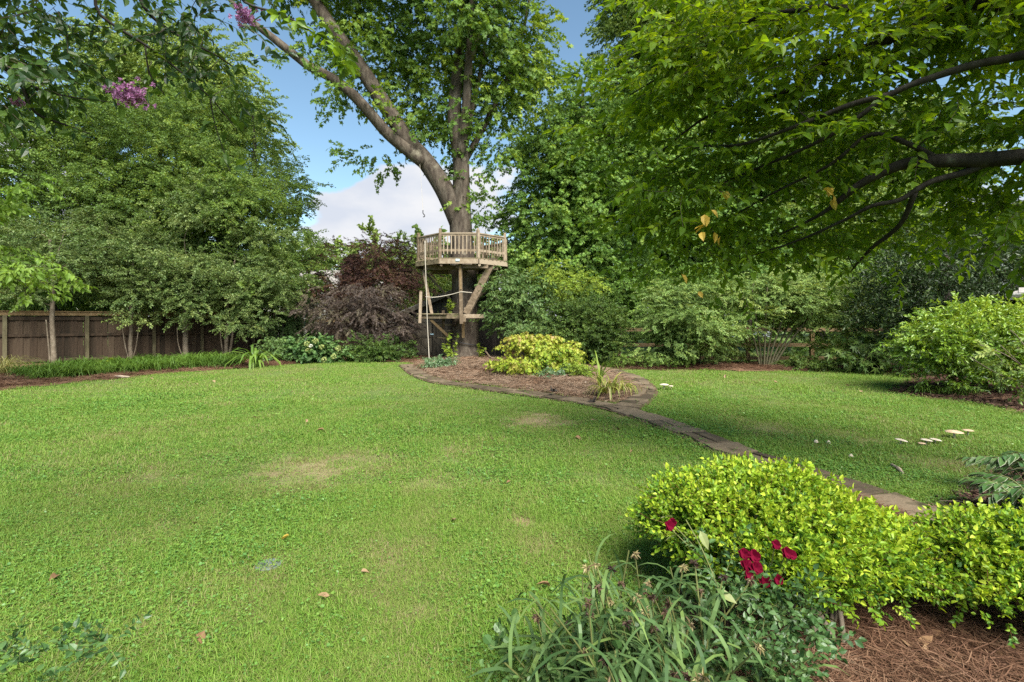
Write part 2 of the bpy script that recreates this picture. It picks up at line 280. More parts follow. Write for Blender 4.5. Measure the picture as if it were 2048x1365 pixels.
M['hyd_white'] = leaf_mat('hyd_white', [(0.7, 0.72, 0.6), (0.75, 0.76, 0.66)], trans=0.3, boost=(0.75, 0.75, 0.75))
M['variegate'] = leaf_mat('variegate', [(0.55, 0.60, 0.40), (0.62, 0.66, 0.48)], trans=0.25, boost=(0.75, 0.75, 0.75))
M['l_hosta'] = leaf_mat('l_hosta', [(0.03, 0.08, 0.03), (0.06, 0.125, 0.045)], trans=0.2, rough=0.35)
M['l_caladium'] = leaf_mat('l_caladium', [(0.25, 0.30, 0.10), (0.38, 0.40, 0.18)], trans=0.3, boost=(0.75, 0.75, 0.75))

# ------------------------------------------------------------------ leaf shapes and sprays
def frame(d, roll=0.0):
    """matrix whose X runs along d and whose Z is as upright as it can be, then rolled about X"""
    d = d.normalized(); up = Vector((0, 0, 1))
    y = up.cross(d)
    y = Vector((0, 1, 0)) if y.length < 1e-3 else y.normalized()
    z = d.cross(y); m = Matrix((d, y, z)).transposed()
    return m @ Matrix.Rotation(roll, 3, 'X')
def add_leaf(mb, base, M3, L, W, shape='oval', fold=0.15, curl=0.1):
    base = Vector(base)
    if shape == 'simple':
        pts = [(0, 0, 0), (0.45 * L, W / 2, fold * W), (L, 0, -curl * L), (0.45 * L, -W / 2, fold * W)]
        fs = [(0, 2, 1), (0, 3, 2)]
    elif shape == 'oval':
        pts = [(0, 0, 0), (0.28 * L, W * 0.46, fold * W), (0.28 * L, 0, 0), (0.28 * L, -W * 0.46, fold * W), (0.65 * L, W * 0.38, fold * W - curl * L * 0.4), (0.65 * L, 0, -curl * L * 0.4), (0.65 * L, -W * 0.38, fold * W - curl * L * 0.4), (L, 0, -curl * L)]
        fs = [(0, 2, 1), (0, 3, 2), (1, 2, 5, 4), (2, 3, 6, 5), (4, 5, 7), (5, 6, 7)]
    elif shape == 'round':
        pts = [(0, 0, 0)] + [(L * 0.5 - L * 0.5 * math.cos(a), W * 0.5 * math.sin(a), fold * W * abs(math.sin(a)) - curl * L * (1 - math.cos(a)) / 2) for a in (0.9, 1.6, 2.4, 3.14, 3.9, 4.7, 5.4)]
        fs = [(0, i + 1, i) for i in range(1, 7)]
    else:   # palmate, five lobes
        rr = [(-2.5, 0.35), (-1.75, 0.62), (-1.35, 0.42), (-0.85, 0.85), (-0.45, 0.5), (0, 1.0), (0.45, 0.5), (0.85, 0.85), (1.35, 0.42), (1.75, 0.62), (2.5, 0.35)]
        k = 1.0 if shape == 'palm' else 0.55
        pts = [(0, 0, 0)]
        for a, r in rr:
            r2 = r if r > 0.55 else r * k
            pts.append((L * (0.22 + 0.78 * r2 * math.cos(a)) if math.cos(a) > 0 else L * (0.22 + 0.5 * r2 * math.cos(a)), W * 0.62 * r2 * math.sin(a), fold * W * abs(math.sin(a)) * r2 - curl * L * max(0, math.cos(a)) * r2))
        pts[0] = (0.22 * L, 0, 0)
        fs = [(0, i + 1, i) for i in range(1, 11)]
    mb.add([base + M3 @ Vector(p) for p in pts], fs)
def add_blade(mb, base, az, h, lean, w, segs=3, droop=0.0):
    """tapered grass blade standing at base, leaning towards az"""
    base = Vector(base); d = Vector((math.cos(az), math.sin(az), 0)); sd = Vector((-d.y, d.x, 0)); vs = []
    for i in range(segs + 1):
        t = i / segs; a = lean * t + droop * t * t
        c = base + d * (h * t * math.sin(min(a, 2.2)) * (1 if a < 1.6 else 1)) + Vector((0, 0, h * t * math.cos(min(a, 2.2))))
        if i == segs: vs.append(c)
        else:
            ww = w * (1 - 0.25 * t) * (0.7 if i == 0 else 1) / 2; vs += [c - sd * ww, c + sd * ww]
    fs = [(2 * i, 2 * i + 1, 2 * i + 3, 2 * i + 2) for i in range(segs - 1)] + [(2 * segs - 2, 2 * segs - 1, 2 * segs)]
    mb.add(vs, fs)
def proto(name, mb, mats):
    """a mesh that the scatter copies; its object is never linked to the scene"""
    return bpy.data.objects.new(name, mb.mesh(name, mats))
def spray(name, n, length, L, W, lm, tm, shape='simple', droop=0.3, spread=1.0, bushy=0.3, rng=None, twig=0.004, pair=False, curl=0.15, fold=0.15):
    rng = rng or random.Random(1); mb = MB(); mb.cur = 0
    bend = rng.uniform(-0.15, 0.15) * length
    def at(t): return Vector((t * length, bend * t * t * 2, -droop * length * t * t * 0.5))
    for i in range(n):
        t = (i + 0.6) / n if not pair else ((i // 2) * 2 + 1.0) / n
        s = 1 if i % 2 else -1
        if i == n - 1: t, ang = 1.0, rng.gauss(0, 0.2)
        else: ang = s * rng.uniform(0.55, 1.25) * spread
        pitch = -droop * rng.uniform(0.2, 1.3) + rng.gauss(0, bushy)
        d = Vector((math.cos(ang) * math.cos(pitch), math.sin(ang) * math.cos(pitch), math.sin(pitch)))
        k = rng.uniform(0.7, 1.12)
        add_leaf(mb, at(t) + Vector((0, 0, rng.gauss(0, bushy * 0.12 * length))), frame(d, rng.gauss(0, 0.35 + bushy)), L * k, W * k, shape, fold, curl)
    if twig:
        mb.cur = 1; mb.tube([at(0), at(0.5), at(1)], [twig, twig * 0.7, twig * 0.4], 3, cap=False)
    return proto(name, mb, [lm, tm])
def sprays(name, k, *a, **kw):
    return [spray(name, *a, rng=random.Random(hash(name) % 1000 if False else sum(map(ord, name)) + 17 * i), **kw) for i in range(k)]

GN = {}
def scatter_group(protos):
    key = tuple(o.name for o in protos)
    if key in GN: return GN[key]
    g = bpy.data.node_groups.new('scatter', 'GeometryNodeTree')
    g.interface.new_socket('Geometry', in_out='INPUT', socket_type='NodeSocketGeometry')
    g.interface.new_socket('Geometry', in_out='OUTPUT', socket_type='NodeSocketGeometry')
    gi = g.nodes.new('NodeGroupInput'); go = g.nodes.new('NodeGroupOutput')
    ip = g.nodes.new('GeometryNodeInstanceOnPoints'); jn = g.nodes.new('GeometryNodeJoinGeometry')
    for o in protos:
        oi = g.nodes.new('GeometryNodeObjectInfo'); oi.inputs['Object'].default_value = o; oi.inputs['As Instance'].default_value = False
        ti = g.nodes.new('GeometryNodeGeometryToInstance')
        g.links.new(oi.outputs['Geometry'], ti.inputs[0]); g.links.new(ti.outputs[0], jn.inputs[0])
    def attr(nm, typ):
        a = g.nodes.new('GeometryNodeInputNamedAttribute'); a.data_type = typ; a.inputs['Name'].default_value = nm; return a.outputs['Attribute']
    g.links.new(gi.outputs[0], ip.inputs['Points']); g.links.new(jn.outputs[0], ip.inputs['Instance'])
    ip.inputs['Pick Instance'].default_value = True
    g.links.new(attr('pid', 'INT'), ip.inputs['Instance Index'])
    g.links.new(attr('rot', 'FLOAT_VECTOR'), ip.inputs['Rotation']); g.links.new(attr('scl', 'FLOAT'), ip.inputs['Scale'])
    g.links.new(ip.outputs[0], go.inputs[0]); GN[key] = g; return g
def scatter(name, parent, protos, pos, rot, scl, tint, rs, kind='stuff'):
    pos = np.asarray(pos, float); n = len(pos); b = base_of(parent)
    me = bpy.data.meshes.new(name); me.vertices.add(n)
    me.vertices.foreach_set('co', (pos - np.array(b)).astype(np.float32).ravel())
    for nm, typ, fld, arr in (('rot', 'FLOAT_VECTOR', 'vector', np.asarray(rot, np.float32).ravel()), ('scl', 'FLOAT', 'value', np.asarray(scl, np.float32) * np.ones(n, np.float32)),
                              ('tint', 'FLOAT', 'value', np.clip(np.asarray(tint, np.float32) * np.ones(n, np.float32), 0, 1)), ('pid', 'INT', 'value', rs.randint(0, len(protos), n).astype(np.int32))):
        a = me.attributes.new(nm, typ, 'POINT'); a.data.foreach_set(fld, arr)
    o = link(name, me, parent); o['kind'] = kind
    m = o.modifiers.new('scatter', 'NODES'); m.node_group = scatter_group(protos); return o

def vnoise(p, freq, seed=0.0):
    return np.array([mnoise.noise(Vector((x * freq + seed, y * freq - seed, z * freq + seed * 0.5))) for x, y, z in p])
def dir_rot(d, roll):
    """euler angles that turn +X into d (rows), rolled about X"""
    d = d / (np.linalg.norm(d, axis=1, keepdims=True) + 1e-9)
    return np.stack([roll, -np.arcsin(np.clip(d[:, 2], -1, 1)), np.arctan2(d[:, 1], d[:, 0])], 1)

def blob(px, py, d, rx, ry, rd):
    c = P(px, py, d); return (np.array(c), np.array((rx / FPX * d, rd, ry / FPX * d)))
def crown_points(blobs, spacing, rs, per=7, sig=0.28, flat=0.6, gap=0.0, gfreq=0.9, shell=0.45):
    """clump centres fill the ellipsoids (more towards the outside); each clump holds 'per' sprays"""
    cs = []; outs = []
    for c, r in blobs:
        n = max(4, int(4.19 * r[0] * r[1] * r[2] * 0.9 / spacing ** 3))
        v = rs.normal(size=(n, 3)); v /= np.linalg.norm(v, axis=1, keepdims=True)
        rad = rs.uniform(0, 1, n) ** shell
        cs.append(c + v * r * rad[:, None]); outs.append(v * np.array((1, 1, 0.7)))
    cs = np.concatenate(cs); outs = np.concatenate(outs)
    if gap > 0:
        k = vnoise(cs, gfreq, 3.3) > -0.45 + gap; cs, outs = cs[k], outs[k]
    k = cs[:, 2] > 0.12; cs, outs = cs[k], outs[k]
    m = len(cs); off = rs.normal(size=(m, per, 3)) * np.array((1, 1, flat)) * sig
    pos = (cs[:, None, :] + off).reshape(-1, 3)
    dirs = (off / sig * 0.9 + outs[:, None, :] * 0.8 + rs.normal(size=off.shape) * 0.35).reshape(-1, 3)
    cid = np.repeat(np.arange(m), per)
    return cs, pos, dirs, cid
def limbs(mb, skel, targets, rs, rmin=0.006, k=0.014, arch=0.15, rmax=0.5):
    """branches from the nearest point of the skeleton to each target; every branch joins the skeleton"""
    skel = [(np.array(p, float), r) for p, r in skel]
    sp = np.array([p for p, r in skel]); sr = np.array([r for p, r in skel])
    order = np.argsort([np.min(np.linalg.norm(sp - t, axis=1)) for t in targets])
    for i in order:
        t = targets[i]; d = np.linalg.norm(sp - t, axis=1) + 0.9 * np.maximum(0, sp[:, 2] - t[2] + 0.1)
        j = int(np.argmin(d)); p = sp[j]; L = np.linalg.norm(t - p)
        if L < 0.15: continue
        r0 = min(sr[j] * 0.7, rmin + k * L, rmax); side = rs.normal(size=3) * 0.10 * L
        m1 = p + (t - p) * 0.35 + side + np.array((0, 0, arch * L)); m2 = p + (t - p) * 0.7 - side * 0.5 + np.array((0, 0, arch * L * 0.9))
        pts = smooth_path([p, m1, m2, t], 3); rad = list(np.linspace(r0, rmin * 0.6, len(pts)))
        mb.tube(pts, rad, 5 if r0 > 0.02 else 4, cap=False)
        new = [np.array(q) for q in pts[2:]]
        sp = np.concatenate([sp, new]); sr = np.concatenate([sr, rad[2:]])
    return mb
def fill_crown(root, blobs, protos, seed, spacing=0.6, per=7, sig=0.3, flat=0.6, gap=0.12, gfreq=0.9, shell=0.45, tint=(0.45, 0.22), scl=(0.75, 1.25), droop=0.15,
               skel=None, nbranch=0, bark=None, k=0.014, rmin=0.006, arch=0.12, name='crown', up=0.0, clip=None, tfun=None):
    rs = np.random.RandomState(seed)
    cs, pos, dirs, cid = crown_points(blobs, spacing, rs, per, sig, flat, gap, gfreq, shell)
    if clip is not None:
        kk = clip(pos); pos, dirs, cid = pos[kk], dirs[kk], cid[kk]
    dirs[:, 2] = dirs[:, 2] * 0.6 - droop + up
    t = tint[0] + tint[1] * (vnoise(cs, 0.8, seed * 0.37)[cid] * 1.1 + rs.normal(size=len(cs))[cid] * 0.35) + rs.normal(size=len(pos)) * 0.06
    if tfun is not None: t = t + tfun(pos)
    o = scatter(name, root, protos, pos, dir_rot(dirs, rs.normal(size=len(pos)) * 0.45), rs.uniform(*scl, len(pos)), t, rs)
    if nbranch and skel is not None:
        pick = rs.permutation(len(cs))[:nbranch]; mb = MB(); limbs(mb, skel, cs[pick], rs, k=k, rmin=rmin, arch=arch)
        mb.smooth = True
        b = mb.build('branches', bark or M['bark_dark'], root); b['kind'] = 'stuff'
    return o
def trunk_part(root, pts, rad, mat, n=12, sub=4, lump=0.12, name='trunk', seed=0):
    pp = smooth_path(pts, sub); rr = lerp_list(rad, len(pp)); mb = MB(); mb.smooth = True
    mb.tube(pp, rr, n, lump=lump, seed=seed); o = mb.build(name, mat, root)
    return o, [(np.array(p), r) for p, r in zip(pp, rr)]
# ------------------------------------------------------------------ ground, beds, path
def poly(px): return np.array([(G(x, y).x, G(x, y).y) for x, y in px])
def inside(pts, pg):
    x, y = pts[:, 0], pts[:, 1]; c = np.zeros(len(pts), bool); j = len(pg) - 1
    for i in range(len(pg)):
        xi, yi = pg[i]; xj, yj = pg[j]
        with np.errstate(divide='ignore', invalid='ignore'):
            c ^= ((yi > y) != (yj > y)) & (x < (xj - xi) * (y - yi) / (yj - yi) + xi)
        j = i
    return c
def edge_dist(pts, pg):
    d = np.full(len(pts), 1e9)
    for i in range(len(pg)):
        a = pg[i - 1]; b = pg[i]; ab = b - a; t = np.clip(((pts - a) @ ab) / (ab @ ab + 1e-9), 0, 1)
        d = np.minimum(d, np.linalg.norm(pts - a - t[:, None] * ab, axis=1))
    return d
back_left = np.concatenate([poly([(-500, 850), (-200, 806), (0, 781), (130, 768), (240, 757), (330, 748), (480, 737), (600, 728), (690, 723), (800, 725), (835, 727), (880, 716), (960, 712)]), [(-1.0, 26), (-9, 27), (-24, 14), (-22, 9)]])
island = poly([(828, 729), (846, 744), (860, 751), (900, 763), (1000, 774), (1100, 787), (1180, 800), (1232, 806), (1262, 794), (1274, 776), (1258, 757), (1225, 744), (1190, 735), (1150, 727), (1060, 719), (950, 713), (880, 716)])
back_right = np.concatenate([poly([(1150, 724), (1200, 731), (1240, 740), (1400, 741), (1600, 743), (1790, 744), (1830, 760), (1788, 784), (1850, 797), (1960, 807), (2048, 829), (2400, 905)]), [(16, 6), (17, 17.6), (6, 18.4), (2.0, 18.6)]])
front_bed = poly([(1100, 1420), (1160, 1350), (1290, 1290), (1400, 1220), (1470, 1120), (1530, 1020), (1620, 965), (1700, 992), (1830, 1047), (2000, 1115), (2300, 1235), (2500, 1330), (2500, 1900), (1000, 1900)])
side_bed = poly([(1890, 1030), (1930, 985), (1960, 962), (2048, 938), (2200, 900), (2500, 930), (2500, 1300), (2200, 1170), (2055, 1092), (1960, 1058)])
def polyline_w(px): return smooth_path([G(x, y) for x, y in px], 8)
path_a = polyline_w([(812, 731), (838, 750), (880, 765), (960, 777), (1060, 790), (1150, 803), (1228, 817), (1305, 841), (1390, 872), (1475, 907), (1630, 958), (1790, 1013), (1950, 1078), (2200, 1185), (2500, 1330)])
path_b = polyline_w([(1250, 818), (1282, 798), (1290, 780), (1272, 760), (1236, 746), (1195, 736), (1140, 727)])
PW = 0.48
def path_dist(pts):
    d = np.full(len(pts), 1e9)
    for pl in (path_a, path_b):
        q = np.array([(p.x, p.y) for p in pl])
        for i in range(len(q) - 1):
            a, b = q[i], q[i + 1]; ab = b - a; t = np.clip(((pts - a) @ ab) / (ab @ ab + 1e-9), 0, 1)
            d = np.minimum(d, np.linalg.norm(pts - a - t[:, None] * ab, axis=1))
    return d

def grid_sheet(name, pg, cell, hfun, mat):
    """a sheet over the polygon's inside as a grid of cells, its height from hfun(points, distance to edge)"""
    lo, hi = pg.min(0) - cell, pg.max(0) + cell; nx, ny = (np.ceil((hi - lo) / cell)).astype(int) + 1
    gx, gy = np.meshgrid(lo[0] + cell * np.arange(nx), lo[1] + cell * np.arange(ny)); pts = np.stack([gx.ravel(), gy.ravel()], 1)
    ins = inside(pts, pg); d = edge_dist(pts, pg); h = hfun(pts, np.where(ins, d, 0))
    ok = ins | (d < cell * 0.9); ids = np.full(len(pts), -1); ids[ok] = np.arange(ok.sum())
    i = (np.arange(ny - 1)[:, None] * nx + np.arange(nx - 1)[None, :]).ravel()
    q = np.stack([ids[i], ids[i + 1], ids[i + nx + 1], ids[i + nx]], 1); q = q[(q >= 0).all(1)]
    me = bpy.data.meshes.new(name); v = np.concatenate([pts[ok], h[ok][:, None]], 1)
    me.from_pydata(v.tolist(), [], q.tolist()); me.materials.append(mat); me.polygons.foreach_set('use_smooth', [True] * len(q)); me.update()
    return tag(link(name, me), kind='structure')
def bumps(pts, f, a, s=0.0): return a * np.array([mnoise.noise(Vector((x * f, y * f, s))) for x, y in pts])
def island_h(pts, d): return 0.010 + 0.13 * np.clip(d / 1.6, 0, 1) ** 1.3 + np.clip(d / 0.3, 0, 1) * (bumps(pts, 3, 0.02) + bumps(pts, 9, 0.010))
def bed_h(pts, d): return 0.008 + 0.05 * np.clip(d / 0.6, 0, 1) + np.clip(d / 0.3, 0, 1) * (bumps(pts, 2.5, 0.03, 4) + bumps(pts, 9, 0.008, 2))
def near_h(pts, d): return 0.010 + 0.04 * np.clip(d / 0.4, 0, 1) + np.clip(d / 0.2, 0, 1) * (bumps(pts, 4, 0.02, 8) + bumps(pts, 15, 0.008, 6))

# one sheet to the horizon, the mown lawn a sheet just above it
mb = MB(); mb.add([(-600, -60, -0.02), (600, -60, -0.02), (600, 1200, -0.02), (-600, 1200, -0.02)], [(0, 1, 2, 3)])
tag(mb.build('ground', M['land']), kind='structure')
lawn_pg = np.array([(-9, -3), (12, -3), (20, 6), (17, 18), (8, 18.6), (-6, 21), (-17, 15), (-22, 8)], float)
def lawn_h(pts, d): return bumps(pts, 0.35, 0.012, 1) + bumps(pts, 3, 0.004, 3) - 0.004
bare = [(1078, 842, .62, 1.0), (470, 985, .6, .12), (700, 960, .45, .16), (880, 975, .4, .3), (1520, 860, .6, .4), (1460, 840, .4, .35), (1900, 935, .4, .45), (1047, 1042, .16, .9), (1085, 1110, .35, .35), (760, 1130, .5, .3), (300, 960, .6, .2), (620, 940, .7, .5), (1240, 835, .3, .5), (545, 1125, .12, .8), (1700, 870, .4, .4), (930, 900, .5, .3), (1290, 850, .25, .5), (450, 1180, .4, .3)]
def bare_at(q):
    b = np.zeros(len(q))
    for px, py, r, a in bare:
        g = G(px, py); d = np.hypot((q[:, 0] - g.x), (q[:, 1] - g.y) / 1.3) / r; b = np.maximum(b, a * np.clip((1.05 - d + .8 * vnoise(np.c_[q, q[:, 0] * 0], 3 / max(r, .3), px) + .4 * vnoise(np.c_[q, q[:, 0] * 0], 9 / max(r, .3), px)) * 1.5, 0, 1))
    return b
lawn = grid_sheet('lawn', lawn_pg, 0.16, lawn_h, M['lawn_soil'])
_co = np.zeros(len(lawn.data.vertices) * 3); lawn.data.vertices.foreach_get('co', _co); _co = _co.reshape(-1, 3)[:, :2]
_at = lawn.data.attributes.new('bare', 'FLOAT', 'POINT'); _at.data.foreach_set('value', np.clip(bare_at(_co) * 1.25, 0, 1).astype(np.float32))
grid_sheet('back_bed', back_left, 0.22, bed_h, M['straw_soil'])
grid_sheet('island_bed', island, 0.11, island_h, M['straw_soil'])
grid_sheet('side_border', back_right, 0.22, bed_h, M['straw_soil'])
grid_sheet('front_bed', front_bed, 0.06, near_h, M['straw_soil'])
grid_sheet('side_bed', side_bed, 0.07, near_h, M['dark_mulch'])

# stone path: mortar strip with stones set along it
def strip(pl, w, z):
    mb = MB(); vs = []
    for i, p in enumerate(pl):
        t = (pl[min(i + 1, len(pl) - 1)] - pl[max(i - 1, 0)]).normalized(); s = Vector((-t.y, t.x, 0)) * w / 2
        vs += [Vector((p.x, p.y, z)) + s, Vector((p.x, p.y, z)) - s]
    return mb.add(vs, [(2 * i, 2 * i + 1, 2 * i + 3, 2 * i + 2) for i in range(len(pl) - 1)])
pm = strip(path_a, PW * 1.06, 0.016); pb = strip(path_b, PW * 1.06, 0.018); pm.add(pb.v, pb.f)
path = tag(pm.build('path', M['soil']), kind='structure')
rng = random.Random(5)
def stones(pl, w, z0, lo, hi):
    q = [Vector((p.x, p.y, 0)) for p in pl]; seg = [0]
    for i in range(1, len(q)): seg.append(seg[-1] + (q[i] - q[i - 1]).length)
    def at(s):
        s = min(max(s, 0), seg[-1]); i = max(1, int(np.searchsorted(seg, s)))
        i = min(i, len(q) - 1); u = (s - seg[i - 1]) / (seg[i] - seg[i - 1] + 1e-9)
        return q[i - 1].lerp(q[i], u), (q[i] - q[i - 1]).normalized()
    s = 0.02
    while s < seg[-1] - 0.1:
        L = rng.uniform(lo, hi); two = rng.random() < 0.45; sp = rng.uniform(0.35, 0.65)
        for a, b in (((-0.5, 0.5),) if not two else ((-0.5, -0.5 + sp), (-0.5 + sp, 0.5))):
            g = 0.016; tl = rng.uniform(-0.004, 0.004); vs = []; h = z0 + rng.uniform(0.012, 0.022); k = 5
            ring = [(s + g, a), (s + L * 0.5, a), (s + L - g, a), (s + L - g, (a + b) / 2), (s + L - g, b), (s + L * 0.5, b), (s + g, b), (s + g, (a + b) / 2)]
            c, _ = at(s + L / 2); bot = []; top = []
            for (ss, u) in ring:
                p, t = at(ss + rng.uniform(-0.012, 0.012)); n = Vector((-t.y, t.x, 0)); uu = u * w + rng.uniform(-0.012, 0.012) + (g if u == a else -g if u == b else 0)
                if abs(u) == 0.5: uu += rng.uniform(-0.06, 0.02) * (1 if u > 0 else -1)
                r = p + n * uu; bot.append(Vector((r.x, r.y, z0 - 0.012))); top.append(Vector((r.x, r.y, h + tl * u * 4)))
            cen = sum(top, Vector()) / 8; inn = [x.lerp(cen, 0.07) + Vector((0, 0, 0.006)) for x in top]
            mb = MB(); mb.add(bot + top + inn, [(i, (i + 1) % 8, 8 + (i + 1) % 8, 8 + i) for i in range(8)] + [(8 + i, 8 + (i + 1) % 8, 16 + (i + 1) % 8, 16 + i) for i in range(8)] + [tuple(16 + i for i in range(8))])
            mb.build('paving_stone', M['stone'], path)
        s += L
stones(path_a, PW, 0.018, 0.32, 0.62)
stones(path_b, PW, 0.021, 0.26, 0.42)

# ------------------------------------------------------------------ plank fence along the left and the back
RF = random.Random(11)
def plank_fence(name, label, pts, H, pitch, post_at, base):
    root = thing(name, label, 'fence', base)
    mats = M['fence_dark']
    pk_mesh = {}
    for a, b in zip(pts[:-1], pts[1:]):
        a, b = Vector(a), Vector(b); d = (b - a).normalized(); L = (b - a).length; nrm = Vector((d.y, -d.x, 0))
        if nrm.y > 0: nrm = -nrm
        n = int(L / pitch)
        for i in range(n):
            k = (round(H, 2), i % 3)
            if k not in pk_mesh:
                mb = MB(); w = pitch * (1.05 - 0.02 * k[1]); mb.box((0, 0, (H - 0.16) / 2 + 0.04), (w, 0.018, H - 0.24)); pk_mesh[k] = mb.mesh('picket', mats)
            p = a + d * (i + 0.5) * pitch + nrm * (0.004 if i % 2 else -0.016)
            o = link('picket', pk_mesh[k], root, p - base + Vector((0, 0, RF.uniform(-0.015, 0.015))))
            o.rotation_euler = (RF.gauss(0, 0.006), RF.gauss(0, 0.006), math.atan2(d.y, d.x) + RF.gauss(0, 0.02))
        def rail(nm, z, h, off, th, m):
            mb = MB(); mb.bar(a + nrm * off + Vector((0, 0, z)), b + nrm * off + Vector((0, 0, z)), th, h); mb.build(nm, m, root)
        rail('rail', 1.0 * H / 1.8, 0.09, 0.036, 0.04, mats); rail('rail', 0.16, 0.09, 0.036, 0.04, mats); rail('rail', H - 0.24, 0.12, 0.036, 0.04, mats)
        rail('top_board', H - 0.075, 0.13, 0.062, 0.025, M['fence_cap']); rail('cap_board', H, 0.03, 0.03, 0.15, M['fence_cap'])
        for s in post_at:
            if s * L > L: continue
            p = a + d * s * L + nrm * 0.105; mb = MB(); mb.box((p.x, p.y, (H - 0.14) / 2), (0.105, 0.105, H - 0.14), Matrix.Rotation(math.atan2(d.y, d.x), 3, 'Z')); mb.build('post', M['fence_post'], root)
    return root
plank_fence('plank_fence', 'long dark brown plank fence with tan top board behind the row of slim trees', [(-20.5, 13.1, 0), (-9.3, 22.8, 0)], 1.8, 0.17, [0.05, 0.207, 0.362, 0.5, 0.63, 0.735, 0.86, 0.995], Vector((-15, 17.8, 0)))
plank_fence('plank_fence', 'short dark plank fence section between the conical evergreen and the shed', [(-9.2, 22.95, 0), (-4.7, 23.3, 0)], 1.55, 0.17, [0.06, 0.3, 0.55, 0.8], Vector((-7, 23.1, 0)))

# post and rail fence beyond the shrubs on the right
rf = thing('rail_fence', 'low tan post and rail fence showing through gaps between the back shrubs', 'fence', (8, 18.7, 0))
for i in range(6):
    x = 3.95 + i * 2.35; mb = MB(); mb.box((x, 18.78, 0.64), (0.13, 0.11, 1.28)); mb.build('post', M['fence_cap'], rf)
for z in (1.16, 0.60, 0.12):
    mb = MB(); mb.bar((3.9, 18.70, z), (15.9, 18.70, z), 0.04, 0.13); mb.build('rail', M['fence_cap'], rf)
mb = MB()
for i in range(70):
    x = 3.9 + i * 0.17; mb.bar((x, 18.74, 0.1), (x, 18.74, 1.12), 0.004, 0.004, (0, 1, 0))
for i in range(6): mb.bar((3.9, 18.744, 0.15 + i * 0.17), (15.9, 18.744, 0.15 + i * 0.17), 0.004, 0.004)
w = mb.build('wire_mesh', M['steel'], rf); w['kind'] = 'stuff'

# ------------------------------------------------------------------ shed behind the tree
SB = Vector((-2.2, 20.95, 0))
shed = thing('shed', 'dark wooden garden shed with sloping gable roof behind the platform tree', 'shed', SB)
def board(parent, name, c, size, m): mb = MB(); mb.box(c, size); return mb.build(name, m, parent)
apx, apz, eax, eaz = -1.75, 3.0, -4.85, 1.68
def roof_z(x): return apz - (apz - eaz) * abs(x - apx) / (apx - eax)
x = eax + 0.12
sh_w = 0.2; Y0 = SB.y
while x < 1.25:
    if not (-3.93 < x < -2.58):
        z1 = roof_z(x) - 0.09; mb = MB(); a = sh_w * 0.97
        zl, zr = roof_z(x - a / 2) - 0.09, roof_z(x + a / 2) - 0.09
        mb.add([(x - a / 2, Y0, 0), (x + a / 2, Y0, 0), (x + a / 2, Y0, zr), (x - a / 2, Y0, zl), (x - a / 2, Y0 + .03, 0), (x + a / 2, Y0 + .03, 0), (x + a / 2, Y0 + .03, zr), (x - a / 2, Y0 + .03, zl)],
               [(0, 1, 2, 3), (5, 4, 7, 6), (0, 3, 7, 4), (1, 5, 6, 2), (3, 2, 6, 7)]); mb.build('wall_board', M['shed_wood'], shed)
    else:
        zl, zr = roof_z(x - .097) - 0.09, roof_z(x + .097) - 0.09; mb = MB()
        mb.add([(x - .097, Y0, 1.62), (x + .097, Y0, 1.62), (x + .097, Y0, zr), (x - .097, Y0, zl)], [(0, 1, 2, 3)]); mb.build('wall_board', M['shed_wood'], shed)
    x += sh_w
board(shed, 'back_wall', (-1.75, Y0 + 3.2, 0.8), (6.0, 0.05, 1.6), M['shed_wood'])
for sx in (-4.75, 1.25): board(shed, 'side_wall', (sx, Y0 + 1.63, 0.8), (0.05, 3.1, 1.6), M['shed_wood'])
for s in (-1, 1):
    d = Vector((s * 3.1, 0, eaz - apz)); n = Vector((s * 1.32, 0, 3.1)).normalized(); rt = MB()
    A = Vector((apx, 0, apz)); B = A + d * 1.06
    rt.add([A + Vector((0, Y0 - .25, 0)), B + Vector((0, Y0 - .25, 0)), B + Vector((0, Y0 + 3.5, 0)), A + Vector((0, Y0 + 3.5, 0))] + [v + Vector((0, 0, -0.05)) for v in (A + Vector((0, Y0 - .25, 0)), B + Vector((0, Y0 - .25, 0)), B + Vector((0, Y0 + 3.5, 0)), A + Vector((0, Y0 + 3.5, 0)))],
           [(0, 1, 2, 3), (4, 7, 6, 5), (0, 4, 5, 1), (1, 5, 6, 2), (2, 6, 7, 3)])
    roof = rt.build('roof', M['shingle'], shed)
    for k in range(12):
        q0 = A + d * (1.06 * k / 12) + n * 0.012; q1 = A + d * (1.06 * (k + 1) / 12) + n * 0.03
        mb = MB(); mb.bar(Vector((0, Y0 - .27, 0)) + (q0 + q1) / 2, Vector((0, Y0 + 3.5, 0)) + (q0 + q1) / 2, 0.285, 0.016, n); mb.build('shingle_row', M['shingle'], roof)
    mb = MB(); mb.bar(A + Vector((0, Y0 - .27, -0.09)), B + Vector((0, Y0 - .27, -0.09)), 0.03, 0.15); mb.build('barge_board', M['shed_door'], shed)
for k, cx in enumerate((-3.59, -2.93)):
    dr = board(shed, 'door', (cx, Y0 - .02, 0.80), (0.64, 0.03, 1.52), M['shed_wood'])
    for i in range(4): board(dr, 'plank', (cx - .235 + i * .157, Y0 - .042, 0.80), (0.150, 0.014, 1.5), M['shed_door'])
    for z in (0.12, 0.84, 1.48): board(dr, 'ledge', (cx, Y0 - .06, z), (0.63, 0.022, 0.10), M['shed_door'])
    s = 1 if k else -1; mb = MB(); mb.bar((cx - s * .27, Y0 - .06, 0.78 if k else 0.18), (cx + s * .27, Y0 - .06, 0.18 if k else 0.78), 0.02, 0.085); mb.build('brace', M['shed_door'], dr)
for px_ in (-3.97, -2.55): board(shed, 'door_post', (px_, Y0 - .03, 0.82), (0.10, 0.06, 1.64), M['shed_door'])
